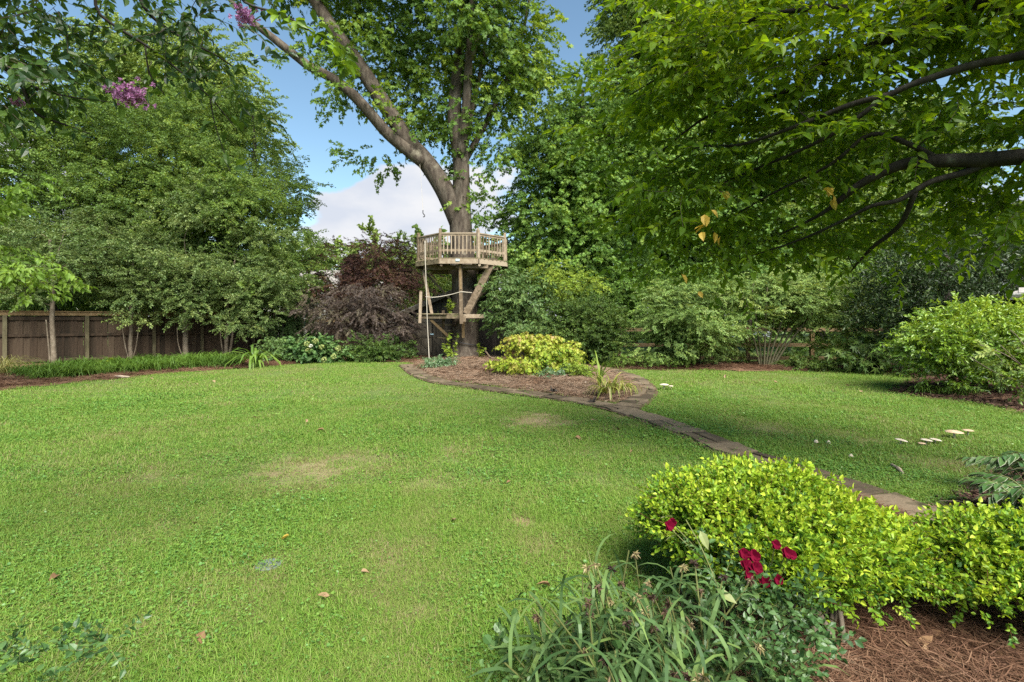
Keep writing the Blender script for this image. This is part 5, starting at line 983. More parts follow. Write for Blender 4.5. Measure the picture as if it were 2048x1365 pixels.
shrub('golden_maple', 'chartreuse dwarf maple shrub with orange tinged tips on the straw island', [[(1085, 757, 13.5), (1085, 735, 13.5), (1080, 710, 13.5)], [(1088, 757, 13.5), (1105, 735, 13.5), (1125, 715, 13.4)], [(1082, 757, 13.5), (1060, 730, 13.4), (1040, 712, 13.4)]],
      [(1062, 690, 13.5, 45, 26, .6), (1050, 728, 13.2, 48, 22, .6), (1100, 700, 13.5, 45, 30, .6), (1125, 725, 13.3, 38, 20, .5), (1080, 742, 13.0, 50, 15, .5), (1045, 680, 13.6, 22, 12, .3), (1095, 676, 13.6, 20, 10, .3), (1130, 700, 13.6, 28, 16, .4), (1020, 720, 13.3, 22, 14, .4)], p_gold, 94, spacing=.22, per=5, sig=.1, gap=.26, gfreq=3.0, flat=.35, shell=.4, tint=(.45, .2), nb=40, srad=.025, droop=.35,
      tfun=lambda p: np.where(vnoise(p, 2.6, 2) > .48, .35, 0) + .12 * np.clip((p[:, 2] - .5) / .6, -1, 1))
shrub('blue_plant', 'small grey green leafy plant at the front right of the golden shrub', [[(1102, 766, 12.6), (1102, 755, 12.6), (1102, 745, 12.6)]], [(1102, 755, 12.5, 20, 14, .25), (1110, 742, 12.6, 14, 10, .2)], p_blue, 95, spacing=.12, per=6, sig=.06, tint=(.5, .25), nb=8, srad=.008)
shrub('upright_plant', 'bushy mid green plant between the golden shrub and the yellow strap leaves', [[(1160, 764, 12.8), (1160, 745, 12.8), (1162, 728, 12.8)]], [(1160, 745, 12.7, 26, 20, .3), (1162, 725, 12.8, 16, 14, .2), (1150, 755, 12.5, 18, 10, .25)], p_haz, 96, spacing=.16, per=5, sig=.07, scl=(.5, .8), tint=(.5, .3), nb=10, srad=.01)
shrub('seedling', 'tiny bright green seedling on dark mulch below the rounded bush', [[(2009, 806, 9.5), (2009, 800, 9.5), (2010, 796, 9.5)]], [(2010, 797, 9.5, 10, 6, .1)], p_haz, 97, cat='plant', spacing=.08, per=3, sig=.03, gap=0, scl=(.35, .5), tint=(.9, .1), nb=3, srad=.005)
shrub('lime_plant', 'low flat lime green plant among the dark border grass at the left', [[(226, 742, 15.4), (226, 735, 15.4), (226, 730, 15.4)]], [(226, 728, 15.4, 19, 5, .3)], p_lime, 98, cat='plant', spacing=.16, per=4, sig=.07, gap=0, scl=(.5, .8), tint=(.5, .3), nb=6, srad=.006)
shrub('leafy_plant', 'leafy light green ground plant left of the rail fence and the paved bend', [[(1255, 735, 16.3), (1255, 725, 16.3), (1256, 716, 16.3)]], [(1250, 722, 16.0, 28, 12, .5), (1275, 715, 16.2, 18, 12, .4), (1228, 728, 16, 18, 8, .3)], p_cov, 99, spacing=.2, per=5, sig=.09, tint=(.7, .2), nb=8, srad=.008, cat='plant')

# ground cover and border grass
rs = np.random.RandomState(5)
def poly_fill(pg, n, rs):
    lo, hi = pg.min(0), pg.max(0); out = np.zeros((0, 2))
    while len(out) < n: q = rs.uniform(lo, hi, (n * 2, 2)); out = np.concatenate([out, q[inside(q, pg)]])
    return out[:n]
def up_rot(n, rs, t=.12): return np.stack([rs.normal(size=n) * t, rs.normal(size=n) * t, rs.uniform(0, 6.283, n)], 1)
p_lir = tufts('liriope', 4, 40, .44, .015, M['l_liriope'], .08, lean=(.1, .6), droop=(.3, 1.3))
b1 = poly([(150, 760), (240, 752), (330, 745), (480, 735), (478, 722), (420, 724), (300, 729), (200, 735), (100, 744), (30, 755), (60, 765)])
q = poly_fill(b1, 430, rs); scatter('border_grass', None, p_lir, np.c_[q, .03 * np.ones(len(q))], up_rot(len(q), rs), rs.uniform(.7, 1.2, len(q)), .5 + .3 * vnoise(np.c_[q, q[:, 0] * 0], .8, 1), rs)
tag(bpy.data.objects['border_grass'], 'band of dark green strap leaved border grass along the left fence', 'grass')
b2 = poly([(1290, 741), (1340, 742), (1395, 741), (1390, 730), (1330, 728), (1290, 732)])
q = poly_fill(b2, 260, rs); o = scatter('ground_cover', None, p_cov, np.c_[q, rs.uniform(.05, .3, len(q))], dir_rot(np.c_[rs.normal(size=(len(q), 2)), rs.uniform(.2, 1.4, len(q))], rs.normal(size=len(q))), rs.uniform(.7, 1.2, len(q)), .5, rs)
tag(o, 'leafy ground cover before the wide layered shrub', 'ground cover')
def clump(name, label, c, n, h, w, mat, seed, cat='plant', lean=(.1, .7), droop=(.4, 1.4), rad=.06, segs=5, group=None, bname='blade', singles=True):
    """grass-like plant: each blade an object of its own"""
    r0 = random.Random(seed); rt = thing(name, label, cat, tuple(c), group); ms = []
    for i in range(7):
        mb = MB(); add_blade(mb, (0, 0, 0), 0, h * r0.uniform(.7, 1.1), lean[0] + (lean[1] - lean[0]) * i / 6, w, segs, droop[0] + (droop[1] - droop[0]) * r0.random()); ms.append(mb.mesh(bname, mat))
    for _ in range(n):
        a = r0.uniform(0, 6.283); q = rad * math.sqrt(r0.random()); o = link(bname, r0.choice(ms), rt, Vector((q * math.cos(a), q * math.sin(a), 0))); o.rotation_euler = (r0.gauss(0, .08), r0.gauss(0, .08), a + r0.gauss(0, .7)); s = r0.uniform(.7, 1.1); o.scale = (s, s, s); o['tint'] = r0.random()
    return rt
clump('crinum_plant', 'large fountain of arching strap leaves at the right end of the border grass', G(511, 735), 44, 1.15, .075, M['l_cover'], 3, lean=(.3, 1.0), droop=(.5, 1.4), rad=.12)
clump('fountain_grass', 'pale arching tuft of fine grass at the left edge before the fence', Vector((-13.6, 13.6, 0)), 240, 1.0, .012, M['l_fountain'], 5, cat='grass', lean=(.1, .9), rad=.22)
clump('daylily_plant', 'yellowing strap leaved plant beside the paved bend of the island', G(1215, 786, .1), 70, .55, .028, M['l_daylily'], 7, lean=(.2, 1.1), droop=(.5, 1.5), rad=.16)
clump('daylily_plant', 'drooping pale yellow strap leaves lying at the inside of the paved bend', G(1245, 780, .08), 50, .42, .026, M['l_daylily'], 8, lean=(.6, 1.2), droop=(.6, 1.4), rad=.16)
clump('tall_leaf_plant', 'single tall yellow green leafy stem behind the yellowing strap leaves', G(1199, 772, .1), 16, .75, .03, M['l_hazel'], 9, lean=(.05, .5), droop=(.2, .8), rad=.04)
for i, (x, y) in enumerate(((1850, 790), (1880, 792), (1912, 794), (1940, 797))):
    clump('liriope_clump', ('leftmost', 'second from left', 'third from left', 'rightmost')[i] + ' tuft of dark border grass along the foot of the rounded bush', G(x, y), 46, .4, .012, M['l_liriope'], 20 + i, cat='grass', group='border grass tufts under the rounded bush', rad=.09)
for i, (x, y, lb) in enumerate(((1222, 737, 'green grass tuft at the back end of the paved bend'), (1235, 731, 'grass tuft beside the leafy ground plant near the rail fence'))): clump('liriope_clump', lb, G(x, y), 46, .4, .014, M['l_liriope'], 30 + i, cat='grass', rad=.1)

# variegated plants at the right edge
def variegated(label, c, seed, ns, hh):
    r0 = random.Random(seed); rt = thing('variegated_plant', label, 'plant', tuple(c)); mb = MB(); add_leaf(mb, (0, 0, 0), Matrix.Identity(3), .125, .055, 'oval', .12, .25); rim = mb.mesh('leaf_margin', M['variegate'])
    mb = MB(); add_leaf(mb, (.004, 0, .0025), Matrix.Identity(3), .119, .0485, 'oval', .14, .25); inn = mb.mesh('leaf', M['l_hosta'])
    for s in range(ns):
        a = r0.uniform(1.8, 4.6) if s else 3.2; h = hh * r0.uniform(.7, 1.1); b = Vector((r0.gauss(0, .09), r0.gauss(0, .09), 0)); dd = Vector((math.cos(a), math.sin(a), 0))
        pts = smooth_path([b, b + dd * h * .12 + Vector((0, 0, h * .55)), b + dd * h * .5 + Vector((0, 0, h * .9)), b + dd * h * .95 + Vector((0, 0, h * .85))], 4); m = MB(); m.tube([p + c for p in pts], [.004] * len(pts), 4); m.build('stem', M['twig_green'], rt)
        for i, p in enumerate(pts[3:]):
            for sd in (-1, 1):
                an = a + sd * r0.uniform(.5, .9); d = Vector((math.cos(an), math.sin(an), r0.uniform(-.5, .1))); e = frame(d, -sd * .2 + r0.gauss(0, .2)).to_euler(); sc = r0.uniform(.75, 1.15)
                o = link('leaf', inn, rt, p); o.rotation_euler = e; o.scale = (sc,) * 3; o['tint'] = r0.random()
                k = link('leaf_margin', rim, o, Vector((0, 0, 0))); k['tint'] = r0.random()
variegated('arching plant with white edged leaves at the right edge, nearer one above the dark mulch', G(2060, 1045), 3, 10, .30)
variegated('arching plant with white edged leaves behind the nearer one at the right edge', G(2110, 1005), 5, 12, .40)

# ------------------------------------------------------------------ golden abelia bushes in front
p_abe = sprays('abe', 5, 20, .12, .027, .0175, M['l_abelia'], TR, shape='oval', droop=-.1, bushy=.5, twig=.0014, pair=True, curl=.2, fold=.2)
def abelia(label, c, mounds, seed, nleaf, stems):
    rt = thing('abelia_bush', label, 'shrub', tuple(c)); rs = np.random.RandomState(seed); b = Vector(c); P_, D_, T_ = [], [], []
    for (mx, my, mz, rx, ry, rz, n) in mounds:
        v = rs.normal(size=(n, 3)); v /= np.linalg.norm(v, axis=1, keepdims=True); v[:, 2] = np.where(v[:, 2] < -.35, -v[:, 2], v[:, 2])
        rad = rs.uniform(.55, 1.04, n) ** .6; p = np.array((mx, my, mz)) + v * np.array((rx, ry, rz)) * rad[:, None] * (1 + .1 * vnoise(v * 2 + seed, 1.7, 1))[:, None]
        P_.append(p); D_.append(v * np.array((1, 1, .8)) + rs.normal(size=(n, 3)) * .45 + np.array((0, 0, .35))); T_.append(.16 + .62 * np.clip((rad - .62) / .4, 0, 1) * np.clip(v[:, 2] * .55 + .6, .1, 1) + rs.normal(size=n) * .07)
    p, d, t = np.concatenate(P_), np.concatenate(D_), np.concatenate(T_); k = p[:, 2] > .15 + .06 * vnoise(p, 4, 3); p, d, t = p[k], d[k], t[k]
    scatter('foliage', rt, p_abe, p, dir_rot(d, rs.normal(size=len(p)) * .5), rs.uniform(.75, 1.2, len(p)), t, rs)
    top = np.where((t > .6))[0]; top = top[np.argsort(p[top, 1] + rs.uniform(0, .6, len(top)))][:nleaf]
    leaf_parts(rt, M['l_abelia'], 'oval', p[top] + np.array((0, -.01, .035)), .034, .021, rs, up=(-.3, .8), tint=(.6, 1.0), fold=.2)
    sk = []; r0 = random.Random(seed)
    for i in range(stems):
        m = mounds[i % len(mounds)]; a = r0.uniform(0, 6.283); tip = Vector((m[0] + m[3] * .6 * math.cos(a), m[1] + m[4] * .6 * math.sin(a), m[2] + m[5] * r0.uniform(.1, .7)))
        s = b + Vector((r0.gauss(0, .05), r0.gauss(0, .05), -.02)); pts = [s, s.lerp(tip, .3) + Vector((0, 0, .1)), s.lerp(tip, .7) + Vector((0, 0, .12)), tip]
        sk += trunk_part(rt, pts, [.014, .012, .008, .003], M['bark_pale'], 6, 4, .05, 'stem', i)[1]
    mb = MB(); limbs(mb, sk, p[rs.permutation(len(p))[:240]], rs, .0014, .006, .05); o = mb.build('twigs', M['twig_red'], rt); o['kind'] = 'stuff'
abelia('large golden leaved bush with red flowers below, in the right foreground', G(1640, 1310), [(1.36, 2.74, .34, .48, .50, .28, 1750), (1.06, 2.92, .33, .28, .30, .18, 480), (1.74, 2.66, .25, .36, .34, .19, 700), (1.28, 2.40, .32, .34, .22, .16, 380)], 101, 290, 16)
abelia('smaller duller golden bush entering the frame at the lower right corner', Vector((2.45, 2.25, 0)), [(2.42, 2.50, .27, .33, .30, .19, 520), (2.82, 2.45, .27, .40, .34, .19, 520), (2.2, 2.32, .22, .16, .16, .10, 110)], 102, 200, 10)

# red flowered stems on the near side of the golden bush
rb = thing('red_flower_plant', 'crimson flowers on thin stems among glossy leaves under the golden bush', 'flower', tuple(G(1500, 1300)))
def flower(c, r, seed, face):
    q = random.Random(seed); st = MB(); f0 = Vector(face).normalized(); o1 = f0.orthogonal().normalized(); o2 = f0.cross(o1)
    head = bpy.data.objects.new('flower', None); COL.objects.link(head); head.parent = rb; head.location = Vector(c) - base_of(rb); BASE[head.name] = Vector(c)
    for k in range(9):
        a = k * 1.257 + q.gauss(0, .15) + (.6 if k > 4 else 0); d = o1 * math.cos(a) + o2 * math.sin(a) + f0 * (.25 if k < 5 else .8); mb = MB(); add_leaf(mb, Vector(c), frame(d, 0) if abs(f0.z) > .9 else Matrix((d.normalized(), f0.cross(d).normalized(), (d.cross(f0.cross(d))).normalized())).transposed(), r, r * 1.05, 'round', .28, .25); o = mb.build('petal', M['crimson'], head); o['tint'] = q.random()
for i, (x, y, d, r) in enumerate(((1338, 1052, 2.35, .03), (1345, 1045, 2.38, .025), (1492, 1132, 2.08, .036), (1508, 1112, 2.1, .033), (1488, 1108, 2.1, .028), (1512, 1136, 2.06, .034), (1496, 1150, 2.06, .028), (1530, 1163, 2.05, .032), (1556, 1160, 2.06, .026), (1574, 1106, 2.1, .030), (1583, 1110, 2.1, .026), (1552, 1090, 2.14, .026))):
    d += .05; c = P(x, y, d); flower(c, r * .82, i, (random.Random(i).uniform(-.5, .3), -1, .45)); mb = MB(); mb.tube(smooth_path([G(1500, 1300), (G(1500, 1300) + c) / 2 + Vector((.02, 0, .06)), c + Vector((0, .012, -.006))], 3), .0025, 4); mb.build('stem', M['twig_green'], rb)
p_rose = sprays('rose', 4, 10, .12, .032, .021, M['l_rose'], TG, shape='oval', droop=.15, bushy=.5, twig=.0016, curl=.15)
p_roser = sprays('roser', 4, 8, .11, .036, .034, M['l_rose'], TG, shape='round', droop=.1, bushy=.5, twig=.0016, curl=.1)
rs = np.random.RandomState(8)
def low_fill(root, protos, n, blobs, seed, tint=.5, nm='foliage', up=.4, parts=0, L=.04, W=.03, mat='l_rose', shape='oval'):
    rs = np.random.RandomState(seed); pp, dd = [], []
    for c, r in blobs:
        m = n // len(blobs); v = rs.normal(size=(m, 3)); v /= np.linalg.norm(v, axis=1, keepdims=True); pp.append(c + v * r * rs.uniform(.3, 1, m)[:, None]); dd.append(v + np.array((0, -.1, up)) + rs.normal(size=(m, 3)) * .3)
    p, d = np.concatenate(pp), np.concatenate(dd); k = p[:, 2] > .02; p, d = p[k], d[k]
    scatter(nm, root, protos, p, dir_rot(d, rs.normal(size=len(p)) * .4), rs.uniform(.7, 1.15, len(p)), tint + rs.normal(size=len(p)) * .15, rs)
    if parts: leaf_parts(root, M[mat], shape, p[rs.permutation(len(p))[:parts]] + np.array((0, -.015, .02)), L, W, rs, up=(-.2, .8), tint=(.3, 1), sc=(.65, 1.0))
    b = base_of(root); mb = MB(); sk = [(np.array(b), .006), (np.array(b) + np.array((0, 0, .08)), .005)]; limbs(mb, sk, p[rs.permutation(len(p))[:60]], rs, .0015, .006, .15); o = mb.build('stems', M['twig_green'], root); o['kind'] = 'stuff'
low_fill(rb, p_rose, 90, [blob(1540, 1190, 2.15, 70, 30, .14), blob(1440, 1140, 2.3, 50, 50, .13), blob(1450, 1210, 2.1, 45, 40, .12)], 8, .4, parts=40)
gv = thing('glossy_plant', 'low plant of round shiny blue green leaves along the bottom edge of the lawn', 'plant', (.38, 1.92, 0))
low_fill(gv, p_roser, 40, [blob(1010, 1340, 1.95, 50, 35, .12), blob(1090, 1310, 1.98, 60, 40, .12), blob(1190, 1290, 2.0, 50, 40, .12), blob(1140, 1360, 1.85, 110, 35, .14), blob(1290, 1350, 1.85, 70, 30, .1)], 9, .5, parts=75, L=.036, W=.034, shape='round')
g2 = thing('glossy_plant', 'dark shiny leaves on thin stems along the straw edge under the golden bush', 'plant', (1.05, 1.92, 0))
low_fill(g2, p_rose, 150, [blob(1450, 1300, 1.95, 80, 60, .12), blob(1540, 1350, 1.85, 90, 30, .1), blob(1600, 1240, 2.1, 40, 40, .1)], 10, .4, parts=60)
g3 = thing('rose_shoot', 'dark shiny rose leaves on bare shoots in the bottom left corner', 'plant', (-1.72, 1.78, 0))
low_fill(g3, p_rose, 32, [blob(60, 1345, 1.85, 80, 30, .08), blob(130, 1310, 1.88, 70, 25, .07), blob(0, 1330, 1.85, 50, 30, .08), blob(215, 1300, 1.86, 30, 20, .05), blob(60, 1400, 1.8, 120, 40, .1)], 11, .35, parts=40, L=.044, W=.028)
for pts in (((150, 1365, 1.85), (175, 1310, 1.85), (200, 1255, 1.86)), ((160, 1375, 1.85), (215, 1325, 1.85), (245, 1290, 1.86))): mb = MB(); mb.tube(smooth_path([P(*t) for t in pts], 3), .003, 5); mb.build('stem', M['twig_green'], g3)

# spiderwort: leafy upright stems, each tipped with a brown seed head
def spiderwort(label, spots, seed):
    r0 = random.Random(seed); rt = thing('spiderwort', label, 'plant', tuple(spots[0][0])); ms = []
    for i in range(8):
        mb = MB(); add_blade(mb, (0, 0, 0), 0, r0.uniform(.20, .34), .15 + .1 * i, r0.uniform(.015, .023), 7, .5 + .17 * i); ms.append(mb.mesh('strap_leaf', M['l_strap']))
    for c, h in spots:
        lean = Vector((r0.gauss(0, .10), r0.gauss(-.02, .08), 0)); top = Vector(c) + lean * (h / .4) + Vector((0, 0, h)); pts = smooth_path([Vector(c), Vector(c).lerp(top, .5) - lean * .15, top], 4)
        mb = MB(); mb.tube(pts, lerp_list([.005, .0035, .0028], len(pts)), 5, cap=False); mb.build('stalk', M['twig_green'], rt)
        az = r0.uniform(0, 6.28); n = r0.choice((5, 6, 6, 7))
        for k in range(n):
            t = (k + .2) / n; p = pts[int(t * (len(pts) - 1))]; o = link('strap_leaf', r0.choice(ms), rt, p - base_of(rt)); o.rotation_euler = (r0.gauss(0, .15), r0.gauss(0, .15), az + k * 2.6 + r0.gauss(0, .5)); s = r0.uniform(.75, 1.15) * (1.05 - .3 * t); o.scale = (s, s, s); o['tint'] = min(1, max(0, r0.gauss(.45, .28)))
        if h > .3 and r0.random() < .6:
            mb = MB()
            for k in range(18):
                v = Vector((r0.gauss(0, .9), r0.gauss(0, .9), r0.gauss(-.1, .7))).normalized(); add_leaf(mb, top, frame(v, r0.gauss(0, 1)), r0.uniform(.014, .028), .008, 'simple', .3, .4)
            o = mb.build('seed_head', M['seed'], rt); o['kind'] = 'stuff'; o['tint'] = r0.random()
rq = random.Random(12)
def spots_in(n, px0, px1, d0, d1, h0, h1):
    out = []
    for _ in range(n): dd = rq.uniform(d0, d1); out.append((Vector(((rq.uniform(px0, px1) - 1024) / FPX * dd, dd, 0)), rq.uniform(h0, h1)))
    return out
spiderwort('tall strap leaved clump with brown seed heads, nearest the golden bush', spots_in(22, 1285, 1420, 1.85, 2.25, .34, .56), 51)
spiderwort('strap leaved clump with brown seed heads at the middle of the lower right planting', spots_in(22, 1160, 1290, 1.85, 2.2, .32, .55), 52)
spiderwort('strap leaved clump leaning over the grass at the left end of the lower planting', spots_in(8, 1020, 1160, 1.8, 2.05, .2, .36), 53)
spiderwort('strap leaved clump at the bottom edge below the red flowers', spots_in(18, 1200, 1450, 1.6, 1.85, .26, .42), 54)
spiderwort('dark strap leaves beside the bare stems of the golden bush', spots_in(5, 1480, 1640, 1.8, 2.0, .16, .28), 55)
# caladium-like pale leaves on a climbing stem
cl = thing('pale_leaf_vine', 'thin vine with mottled pale leaves climbing the left side of the golden bush', 'vine', tuple(G(1440, 1330)))
pts = smooth_path([G(1440, 1330), P(1450, 1230, 2.0), P(1430, 1160, 2.05), P(1400, 1090, 2.1), P(1372, 1040, 2.2)], 4); mb = MB(); mb.tube(pts, .0025, 4); mb.build('stem', M['twig_green'], cl)
for i, (x, y, d, a, e) in enumerate(((1360, 1070, 2.15, 3.3, -.1), (1400, 1062, 2.12, 5.2, -.9), (1408, 1225, 1.98, 3.0, -.5), (1412, 1290, 1.9, 4.6, -1.2), (1435, 1183, 2.0, 5.6, -.2), (1345, 1035, 2.25, 3.6, .3))):
    mb = MB(); add_leaf(mb, P(x, y, d), frame(Vector((math.cos(a) * math.cos(e), math.sin(a) * math.cos(e), math.sin(e))), .5), .075, .038, 'oval', .12, .2); o = mb.build('leaf', M['l_caladium'], cl); o['tint'] = (i * .37) % 1
# ------------------------------------------------------------------ mulch: needles, chips
def needle_proto(name, n, rad, L, w, mat, seed, thick=.02):
    r = random.Random(seed); mb = MB()
    for _ in range(n):
        a = r.uniform(0, 6.283); q = rad * math.sqrt(r.random()); b = r.uniform(0, 6.283); l = L * r.uniform(.4, 1.1); d = Vector((math.cos(a), math.sin(a), r.gauss(0, .12))) * l / 2
        c = Vector((q * math.cos(b), q * math.sin(b), r.uniform(0.002, thick))); s = Vector((-math.sin(a), math.cos(a), r.gauss(0, .3))) * w / 2; m = c + Vector((-math.sin(a), math.cos(a), .1)) * l * r.gauss(0, .06)
        mb.add([c - d - s, c - d + s, m + s, c + d, m - s], [(0, 1, 2, 4), (4, 2, 3)])
    return proto(name, mb, [mat])
p_straw = [needle_proto('straw', 36, .13, .17, .0028, M['l_straw'], i) for i in range(4)]
p_straw_far = [needle_proto('straw', 40, .22, .24, .0055, M['l_straw'], i + 9, .035) for i in range(4)]
p_chip = [needle_proto('chips', 26, .11, .05, .014, M['l_chip'], i + 20, .02) for i in range(4)]
p_pale = [needle_proto('litter', 3, .2, .09, .03, M['l_pale'], i + 30, .03) for i in range(3)]
p_dead = [needle_proto('leaves', 3, .14, .07, .035, M['l_dead'], i + 40, .02) for i in range(3)]
rs = np.random.RandomState(15)
def bed_scatter(name, pg, n, protos, hf, ymax=99, scl=(.8, 1.3), tint=.5, lab=None, cat='mulch', tv=.25):
    q = poly_fill(pg, n, rs); q = q[q[:, 1] < ymax]; q = q[path_dist(q) > PW * .42]
    if not len(q): return
    h = hf(q, edge_dist(q, pg)); p = np.c_[q, h]
    o = scatter(name, None, protos, p, up_rot(len(p), rs, .08), rs.uniform(*scl, len(p)), tint + tv * vnoise(p, 1.3, 4) * 1.3 + rs.normal(size=len(p)) * .1, rs); return tag(o, lab, cat)
fb = front_bed[(front_bed[:, 1] > -99)]
bed_scatter('pine_straw', fb, 2600, p_straw, near_h, lab='reddish brown pine straw under the golden bushes in front', tint=.36)
bed_scatter('leaf_litter', fb, 130, p_dead, near_h, lab='dead brown leaves among the pine straw in front', cat='litter', tint=.3)
bed_scatter('pine_straw', island, 2600, p_straw_far, island_h, lab='faded pine straw covering the island bed round the big tree', tint=.92, tv=.3)
bed_scatter('bark_chips', island, 220, p_pale, island_h, lab='pale bark chips strewn over the straw island', tint=.5, scl=(.6, 1.2))
near_back = np.concatenate([poly([(-100, 796), (0, 781), (130, 768), (240, 757), (330, 748), (480, 737), (600, 728), (690, 723), (800, 725), (835, 727)]), [(-3.5, 20.7), (-9, 21), (-16, 15)]])
bed_scatter('pine_straw', near_back, 1500, p_straw_far, bed_h, lab='pine straw strip along the fence border and the shed', tint=.45)
nb2 = poly([(1200, 731), (1240, 740), (1400, 741), (1600, 743), (1790, 744), (1790, 728), (1400, 728)])
bed_scatter('pine_straw', nb2, 900, p_straw_far, bed_h, lab='red brown pine straw strip under the back shrubs at right', tint=.38)
rb_pg = poly([(1790, 744), (1830, 760), (1788, 784), (1850, 797), (1960, 807), (2048, 829), (2300, 880), (2300, 760)])
bed_scatter('wood_mulch', rb_pg, 900, p_chip, bed_h, lab='dark wood mulch round the big rounded bush', scl=(1.2, 2.0))
bed_scatter('wood_mulch', side_bed, 1500, p_chip, near_h, lab='dark wood mulch beside the path at the right edge')
bed_scatter('leaf_litter', side_bed, 70, p_dead, near_h, lab='dead brown leaves on the dark mulch at the right edge', cat='litter')

# ------------------------------------------------------------------ lawn grass and clover
def turf(name, n, rad, h, w, seed, segs=2, mat='grass'):
    r = random.Random(seed); mb = MB()
    for _ in range(n):
        q = rad * math.sqrt(r.random()); b = r.uniform(0, 6.283)
        add_blade(mb, (q * math.cos(b), q * math.sin(b), -.004), r.uniform(0, 6.283), h * r.uniform(.4, 1.25), r.uniform(.1, 1.35), w * r.uniform(.7, 1.2), segs, r.uniform(0, .9))
    return proto(name, mb, [M[mat]])
def clover(name, n, rad, h, L, seed):
    r = random.Random(seed); mb = MB()
    for _ in range(n):
        q = rad * math.sqrt(r.random()); b = r.uniform(0, 6.283); c = Vector((q * math.cos(b), q * math.sin(b), h * r.uniform(.4, 1.1))); a0 = r.uniform(0, 6.283); s = r.uniform(.6, 1.2)
        if r.random() < .6:
            for k in range(3): a = a0 + k * 2.094; add_leaf(mb, c, frame(Vector((math.cos(a), math.sin(a), r.gauss(.05, .25))), r.gauss(0, .2)), L * s, L * s * .95, 'round', .1, .1)
        else: add_leaf(mb, c, frame(Vector((math.cos(a0), math.sin(a0), r.gauss(.1, .3))), r.gauss(0, .3)), L * 1.5 * s, L * 1.5 * s, 'round', .15, .15)
    return proto(name, mb, [M['clover']])
t_near = [turf('turf', 95, .13, .034 + .009 * i, .0027, i, 3) for i in range(4)]
t_mid = [turf('turf', 90, .20, .046 + .006 * i, .0052, i + 10) for i in range(4)]
t_far = [turf('turf', 110, .34, .055, .009, i + 20) for i in range(3)]
c_near = [clover('clover', 22, .14, .034, .0095, i) for i in range(4)]
c_mid = [clover('clover', 24, .20, .040, .016, i + 8) for i in range(3)]
def lawn_points(n, y0, y1, rs):
    y = np.sqrt(rs.uniform((y0) ** 2, y1 ** 2, int(n * 1.1))); x = rs.uniform(-1.2, 1.3, len(y)) * (y + .6); q = np.c_[x, y]
    k = inside(q, lawn_pg)
    for pg in (back_left, island, back_right, front_bed, side_bed): k &= ~inside(q, pg)
    pdz = path_dist(q); k &= pdz > PW * (.44 + .12 * rs.uniform(-1, 1, len(q)) + .16 * vnoise(np.c_[q, q[:, 0] * 0], 2.2, 31)); return q[k]
def sow(name, n, y0, y1, protos, lab, seed, scl=(.75, 1.2), thr=None, base=.52, cat='grass', patch=1.0):
    rs = np.random.RandomState(seed); q = lawn_points(n, y0, y1, rs); z3 = np.c_[q, q[:, 0] * 0]; b = bare_at(q)
    f = .6 * vnoise(z3, .5, 2) + .5 * vnoise(z3, 1.7, 5) + .3 * vnoise(z3, 5, 7)
    keep = rs.uniform(0, 1, len(q)) > b * .75
    if thr is not None: keep &= vnoise(z3, .8, 11) * .6 + vnoise(z3, 3.0, 12) * .6 + rs.normal(size=len(q)) * .22 > thr
    q, b, f, z3 = q[keep], b[keep], f[keep], z3[keep]
    dry = .3 * np.clip(vnoise(z3, 1.1, 21) + .5 * vnoise(z3, 4, 22) - .18, 0, 1)
    t = base + .16 * f * patch - .45 * b - dry + rs.normal(size=len(q)) * .07
    s = rs.uniform(*scl, len(q)) * (1 - .45 * b) * (1 + .5 * f)
    o = scatter(name, None, protos, np.c_[q, lawn_h(q, 0) + .002], up_rot(len(q), rs, .05), s, t, rs); return tag(o, lab, cat)
sow('lawn_grass', 13000, 1.0, 4.6, t_near, 'short mown grass blades on the near lawn', 1)
sow('lawn_grass', 8500, 4.4, 9.5, t_mid, 'mown grass on the middle of the lawn', 2)
sow('lawn_grass', 6500, 9.2, 19.5, t_far, 'mown grass on the far lawn', 3, base=.47)
sow('lawn_clover', 6500, 1.0, 5.2, c_near, 'patches of clover and violets in the near lawn', 4, thr=-.24, cat='clover')
sow('lawn_clover', 3600, 5.0, 10.5, c_mid, 'patches of clover in the middle of the lawn', 5, thr=-.05, cat='clover')

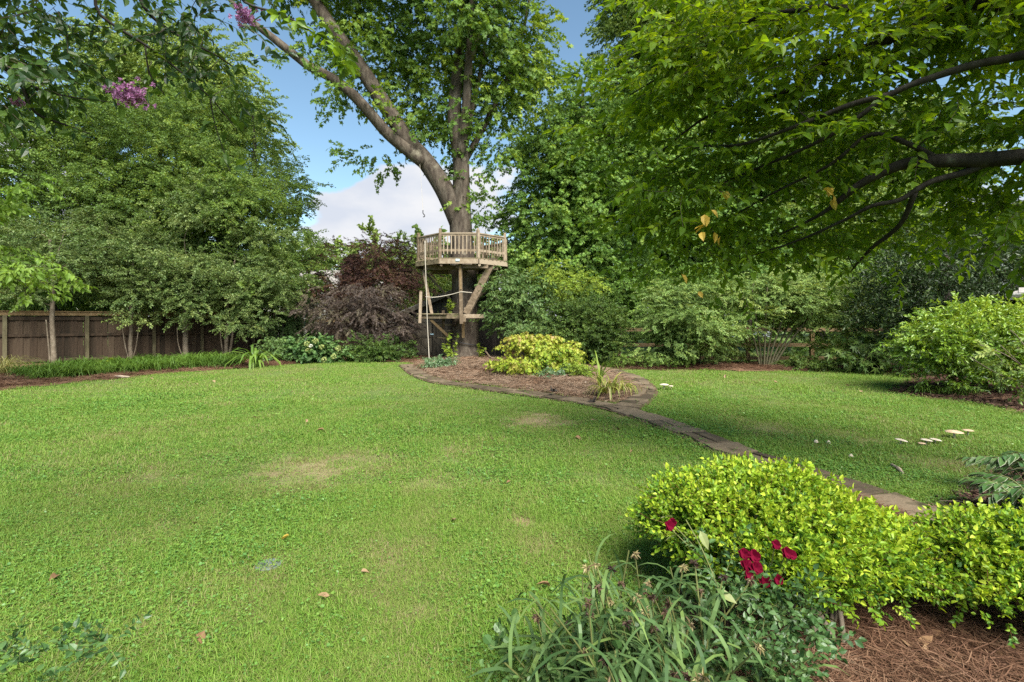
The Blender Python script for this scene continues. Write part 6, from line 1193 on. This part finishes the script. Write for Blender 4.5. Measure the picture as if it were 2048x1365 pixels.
# ------------------------------------------------------------------ fallen leaves, mushrooms, sticks
def curled_leaf(L, W, seed, mat):
    r = random.Random(seed); mb = MB(); add_leaf(mb, (0, 0, 0), Matrix.Identity(3), L, W, r.choice(['oval', 'star', 'palm']), r.uniform(.15, .5), r.uniform(-.6, .8)); return mb.mesh('fallen_leaf', M[mat])
fl = [curled_leaf(.085, .05, i, 'l_dead') for i in range(5)]
r0 = random.Random(6)
for x, y, lb in ((780, 975, 'reddish curled leaf right of the two faint tan patches in the lawn middle'), (612, 850, 'tan leaf on the far lawn left of the paler larger leaf'), (648, 866, 'pale leaf on the far lawn just right of the smaller tan one'), (1022, 972, 'tan leaf on the lawn left of the golden bush, farther of three'), (905, 1047, 'tan leaf alone between the tan patches and the lower planting'), (995, 1125, 'orange tan leaf upright in the grass above the tall strap leaves'), (1100, 1187, 'tan leaf in the grass beside the left end of the strap leaves'), (116, 1163, 'upper of two tan leaves near the bottom left rose shoot'), (108, 1203, 'lower of two tan leaves near the bottom left rose shoot'), (385, 1055, 'small brown leaf between the left edge and the turquoise lid'), (400, 1280, 'reddish leaf nearest the bottom edge, right of the rose shoot'), (1150, 880, 'tan leaf on the grass below the bare tan patch'), (1237, 865, 'tan leaf on the lawn left of the path, below its bend'), (390, 772, 'left of two tan leaves lying close together on the far left lawn'), (430, 768, 'right of two tan leaves lying close together on the far left lawn'), (1475, 743, 'brown leaf at the far lawn edge below the vase shaped shrub'), (1640, 751, 'brown leaf at the far lawn edge below the low dark plant'), (1725, 788, 'tan leaf on the right lawn left of the mulch point'), (1700, 775, 'small dark leaf on the right lawn just behind a tan one'), (1555, 768, 'small brown leaf alone in the middle of the right lawn, far back'), (1905, 797, 'tan leaf on the mulch edge under the rounded bush'), (1886, 791, 'smaller tan leaf under the rounded bush beside the border grass'), (722, 1155, 'pinkish tan leaf right of the turquoise lid'), (610, 1010, 'brown leaf straight above the small yellow leaf'), (300, 760, 'tan leaf at the lawn edge near the lime green plant'), (505, 840, 'brown leaf alone on the left half of the far lawn'), (1265, 908, 'tan leaf on shaded grass left of the golden bush'), (1640, 790, 'brown leaf in the middle of the right lawn'), (1330, 900, 'small tan leaf between the path and the golden bush'), (1450, 760, 'dark leaf near the two white mushrooms by the paved bend'), (660, 1205, 'brown leaf below the turquoise lid in the near lawn'), (1180, 845, 'small tan leaf right of the bare tan patch')):
    g = G(x, y); d = g.y; s = .75 if d < 6 else 1.15; o = link('fallen_leaf', r0.choice(fl), None, g + Vector((0, 0, .035))); o.rotation_euler = (r0.gauss(0, .35), r0.gauss(0, .35), r0.uniform(0, 6.28)); o.scale = (s * r0.uniform(.75, 1.2),) * 3; o['tint'] = r0.uniform(.4, 1)
    tag(o, lb, 'leaf', 'fallen leaves on the lawn')
yl = link('fallen_leaf', curled_leaf(.055, .045, 3, 'l_yellow'), None, G(562, 1088) + Vector((0, 0, .035))); tag(yl, 'small pale yellow leaf lying on the lawn near the turquoise lid', 'leaf'); yl['tint'] = .8
pl = [curled_leaf(.085, .045, 11 + i, 'l_dead') for i in range(2)]
for x, y, lb in ((1822, 1013, 'tan fallen leaf lying on the paved path, farther of two'), (1853, 1024, 'tan fallen leaf lying on the paved path, nearer of two')):
    o = link('fallen_leaf', pl[0], None, G(x, y) + Vector((0, 0, .05))); o.rotation_euler = (.1, 0, x); tag(o, lb, 'leaf'); o['tint'] = .6
def mushroom(px, py, d, cr, h, mat, label, group=None, flat=.25, tilt=0.0):
    g = P(px, py, d); g.z = 0; r = thing('mushroom', label, 'mushroom', tuple(g), group)
    mb = MB(); mb.smooth = True; mb.tube([g + Vector((0, 0, -.01)), g + Vector((.002, 0, h * .5)), g + Vector((tilt * .04, 0, h))], [cr * .17, cr * .12, cr * .13], 8); mb.build('stalk', M['cap_white'], r)
    mb = MB(); mb.smooth = True; n = 14; prof = [(1.0, 0), (.97, .12), (.75, .55), (.45, .85), (.15, 1.0)]; vs = []; c = g + Vector((tilt * .04, 0, h))
    R3 = Matrix.Rotation(tilt, 3, 'Y')
    for rr, zz in prof:
        for k in range(n): a = 6.283 * k / n; vs.append(c + R3 @ Vector((cr * rr * (1 + .05 * math.sin(3 * a + px)) * math.cos(a), cr * rr * math.sin(a), cr * flat * zz)))
    vs.append(c + R3 @ Vector((0, 0, cr * flat * 1.02)))
    mb.add(vs, [(i * n + k, i * n + (k + 1) % n, (i + 1) * n + (k + 1) % n, (i + 1) * n + k) for i in range(4) for k in range(n)] + [(4 * n + k, 4 * n + (k + 1) % n, 5 * n) for k in range(n)]); mb.build('cap', M[mat], r)
    mb = MB(); mb.add([c + R3 @ Vector((cr * .98 * math.cos(6.283 * k / n), cr * .98 * math.sin(6.283 * k / n), -.001)) for k in range(n)] + [c + R3 @ Vector((0, 0, cr * flat * .4))], [((k + 1) % n, k, n) for k in range(n)]); mb.build('gills', M['cap_gill'], r)
def md(py): return CAMH * FPX / (py - HOR)
mushroom(1908, 878, md(878), .098, .085, 'cap_tan', 'largest flat tan mushroom standing on a dark stalk at the right', tilt=.03)
mushroom(1936, 872, md(872), .060, .07, 'cap_tan', 'smaller tan mushroom right behind the largest flat one')
mushroom(1801, 891, md(891), .068, .06, 'cap_white', 'white tilted mushroom standing alone left of the close trio', tilt=.2)
mushroom(1852, 891, md(891), .062, .062, 'cap_white', 'white flat mushroom in the middle of the close trio', tilt=.12)
mushroom(1870, 889, md(889), .062, .055, 'cap_white', 'white flat mushroom rightmost of the close trio', tilt=.15)
mushroom(1843, 893, md(893), .042, .035, 'cap_tan', 'little dark mushroom under the close trio of white caps')
mushroom(1328, 780, md(780), .10, .11, 'cap_white', 'larger white mushroom beside the paved bend')
mushroom(1342, 780, md(780), .055, .08, 'cap_white', 'smaller white mushroom beside the paved bend')
mushroom(1632, 889, md(889), .026, .025, 'cap_white', 'left small round white puffball on the shaded grass', flat=1.3)
mushroom(1657, 890, md(890), .024, .022, 'cap_white', 'right small round white puffball on the shaded grass', flat=1.3)
mushroom(1702, 918, md(918), .024, .022, 'cap_white', 'small white puffball nearest the golden bush', flat=1.3)
mb = MB(); mb.tube(smooth_path([G(1783, 938) + Vector((0, 0, .045)), G(1796, 947) + Vector((0, 0, .05)), G(1806, 955) + Vector((0, 0, .04))], 3), [.012] * 3 + [.018] * 2 + [.010] * 2, 6); tag(mb.build('bark_strip', M['l_pale']), 'pale strip of bark lying on the shaded grass right of the golden bush', 'bark')
mb = MB(); mb.tube(smooth_path([G(655, 725 + 28) + Vector((0, 0, .03)), G(230, 756) + Vector((0, 0, .03))][1:] + [G(243, 758) + Vector((0, 0, .06)), G(258, 757) + Vector((0, 0, .03))], 3), .03, 6); tag(mb.build('bark_piece', M['l_pale']), 'pale piece of bark at the lawn edge below the lime plant', 'bark')
for i, (a, b, lb) in enumerate((((1903, 998), (1950, 1020), 'thin pale twig on the dark mulch, uppermost'), ((1880, 1020), (1957, 1031), 'long thin pale twig across the edge of the path and mulch'), ((1930, 1040), (2040, 1082), 'longest thin twig on the dark mulch, lowest'), ((1877, 1022), (1898, 1045), 'short pale twig lying on the paved path'))):
    mb = MB(); A, B = G(*a), G(*b); mb.tube(smooth_path([A + Vector((0, 0, .07)), (A + B) / 2 + Vector((.01, .01, .085)), B + Vector((0, 0, .075))], 3), .0035, 5); tag(mb.build('twig', M['bark_pale']), lb, 'twig')
def lid(px, py, r, label):
    g = G(px, py); t = thing('valve_cover', label, 'valve cover', tuple(g)); mb = MB(); mb.tube([g + Vector((0, 0, -.01)), g + Vector((0, 0, .010)), g + Vector((0, 0, .014))], [r, r, r * .95], 20); mb.build('lid', M['valve'], t)
    mb = MB(); mb.tube([g + Vector((r * 1.14 * math.cos(6.283 * k / 20), r * 1.14 * math.sin(6.283 * k / 20), .008)) for k in range(21)], .008, 6); mb.build('rim', M['valve'], t)
lid(537, 1133, .06, 'faded turquoise round valve lid sunk in the near lawn')
mb = MB(); r1 = random.Random(4)
c = G(1105, 782, .12)
for k in range(14): d = Vector((r1.gauss(0, 1), r1.gauss(0, 1), abs(r1.gauss(.3, .5)))).normalized(); mb.tube([c, c + d * r1.uniform(.06, .14)], [.02, .006], 5)
tag(mb.build('dead_stump', M['bark_dark']), 'small dark tangle of dead stems on the straw before the golden shrub', 'stump')
mb = MB(); c = G(1186, 804, .05)
for k in range(12): d = Vector((r1.gauss(0, 1), r1.gauss(0, 1), abs(r1.gauss(.4, .5)))).normalized(); mb.tube([c, c + d * r1.uniform(.06, .15)], [.016, .005], 5)
tag(mb.build('dead_stump', M['bark_dark']), 'small dead brown stem cluster near the path at the island tip', 'stump')
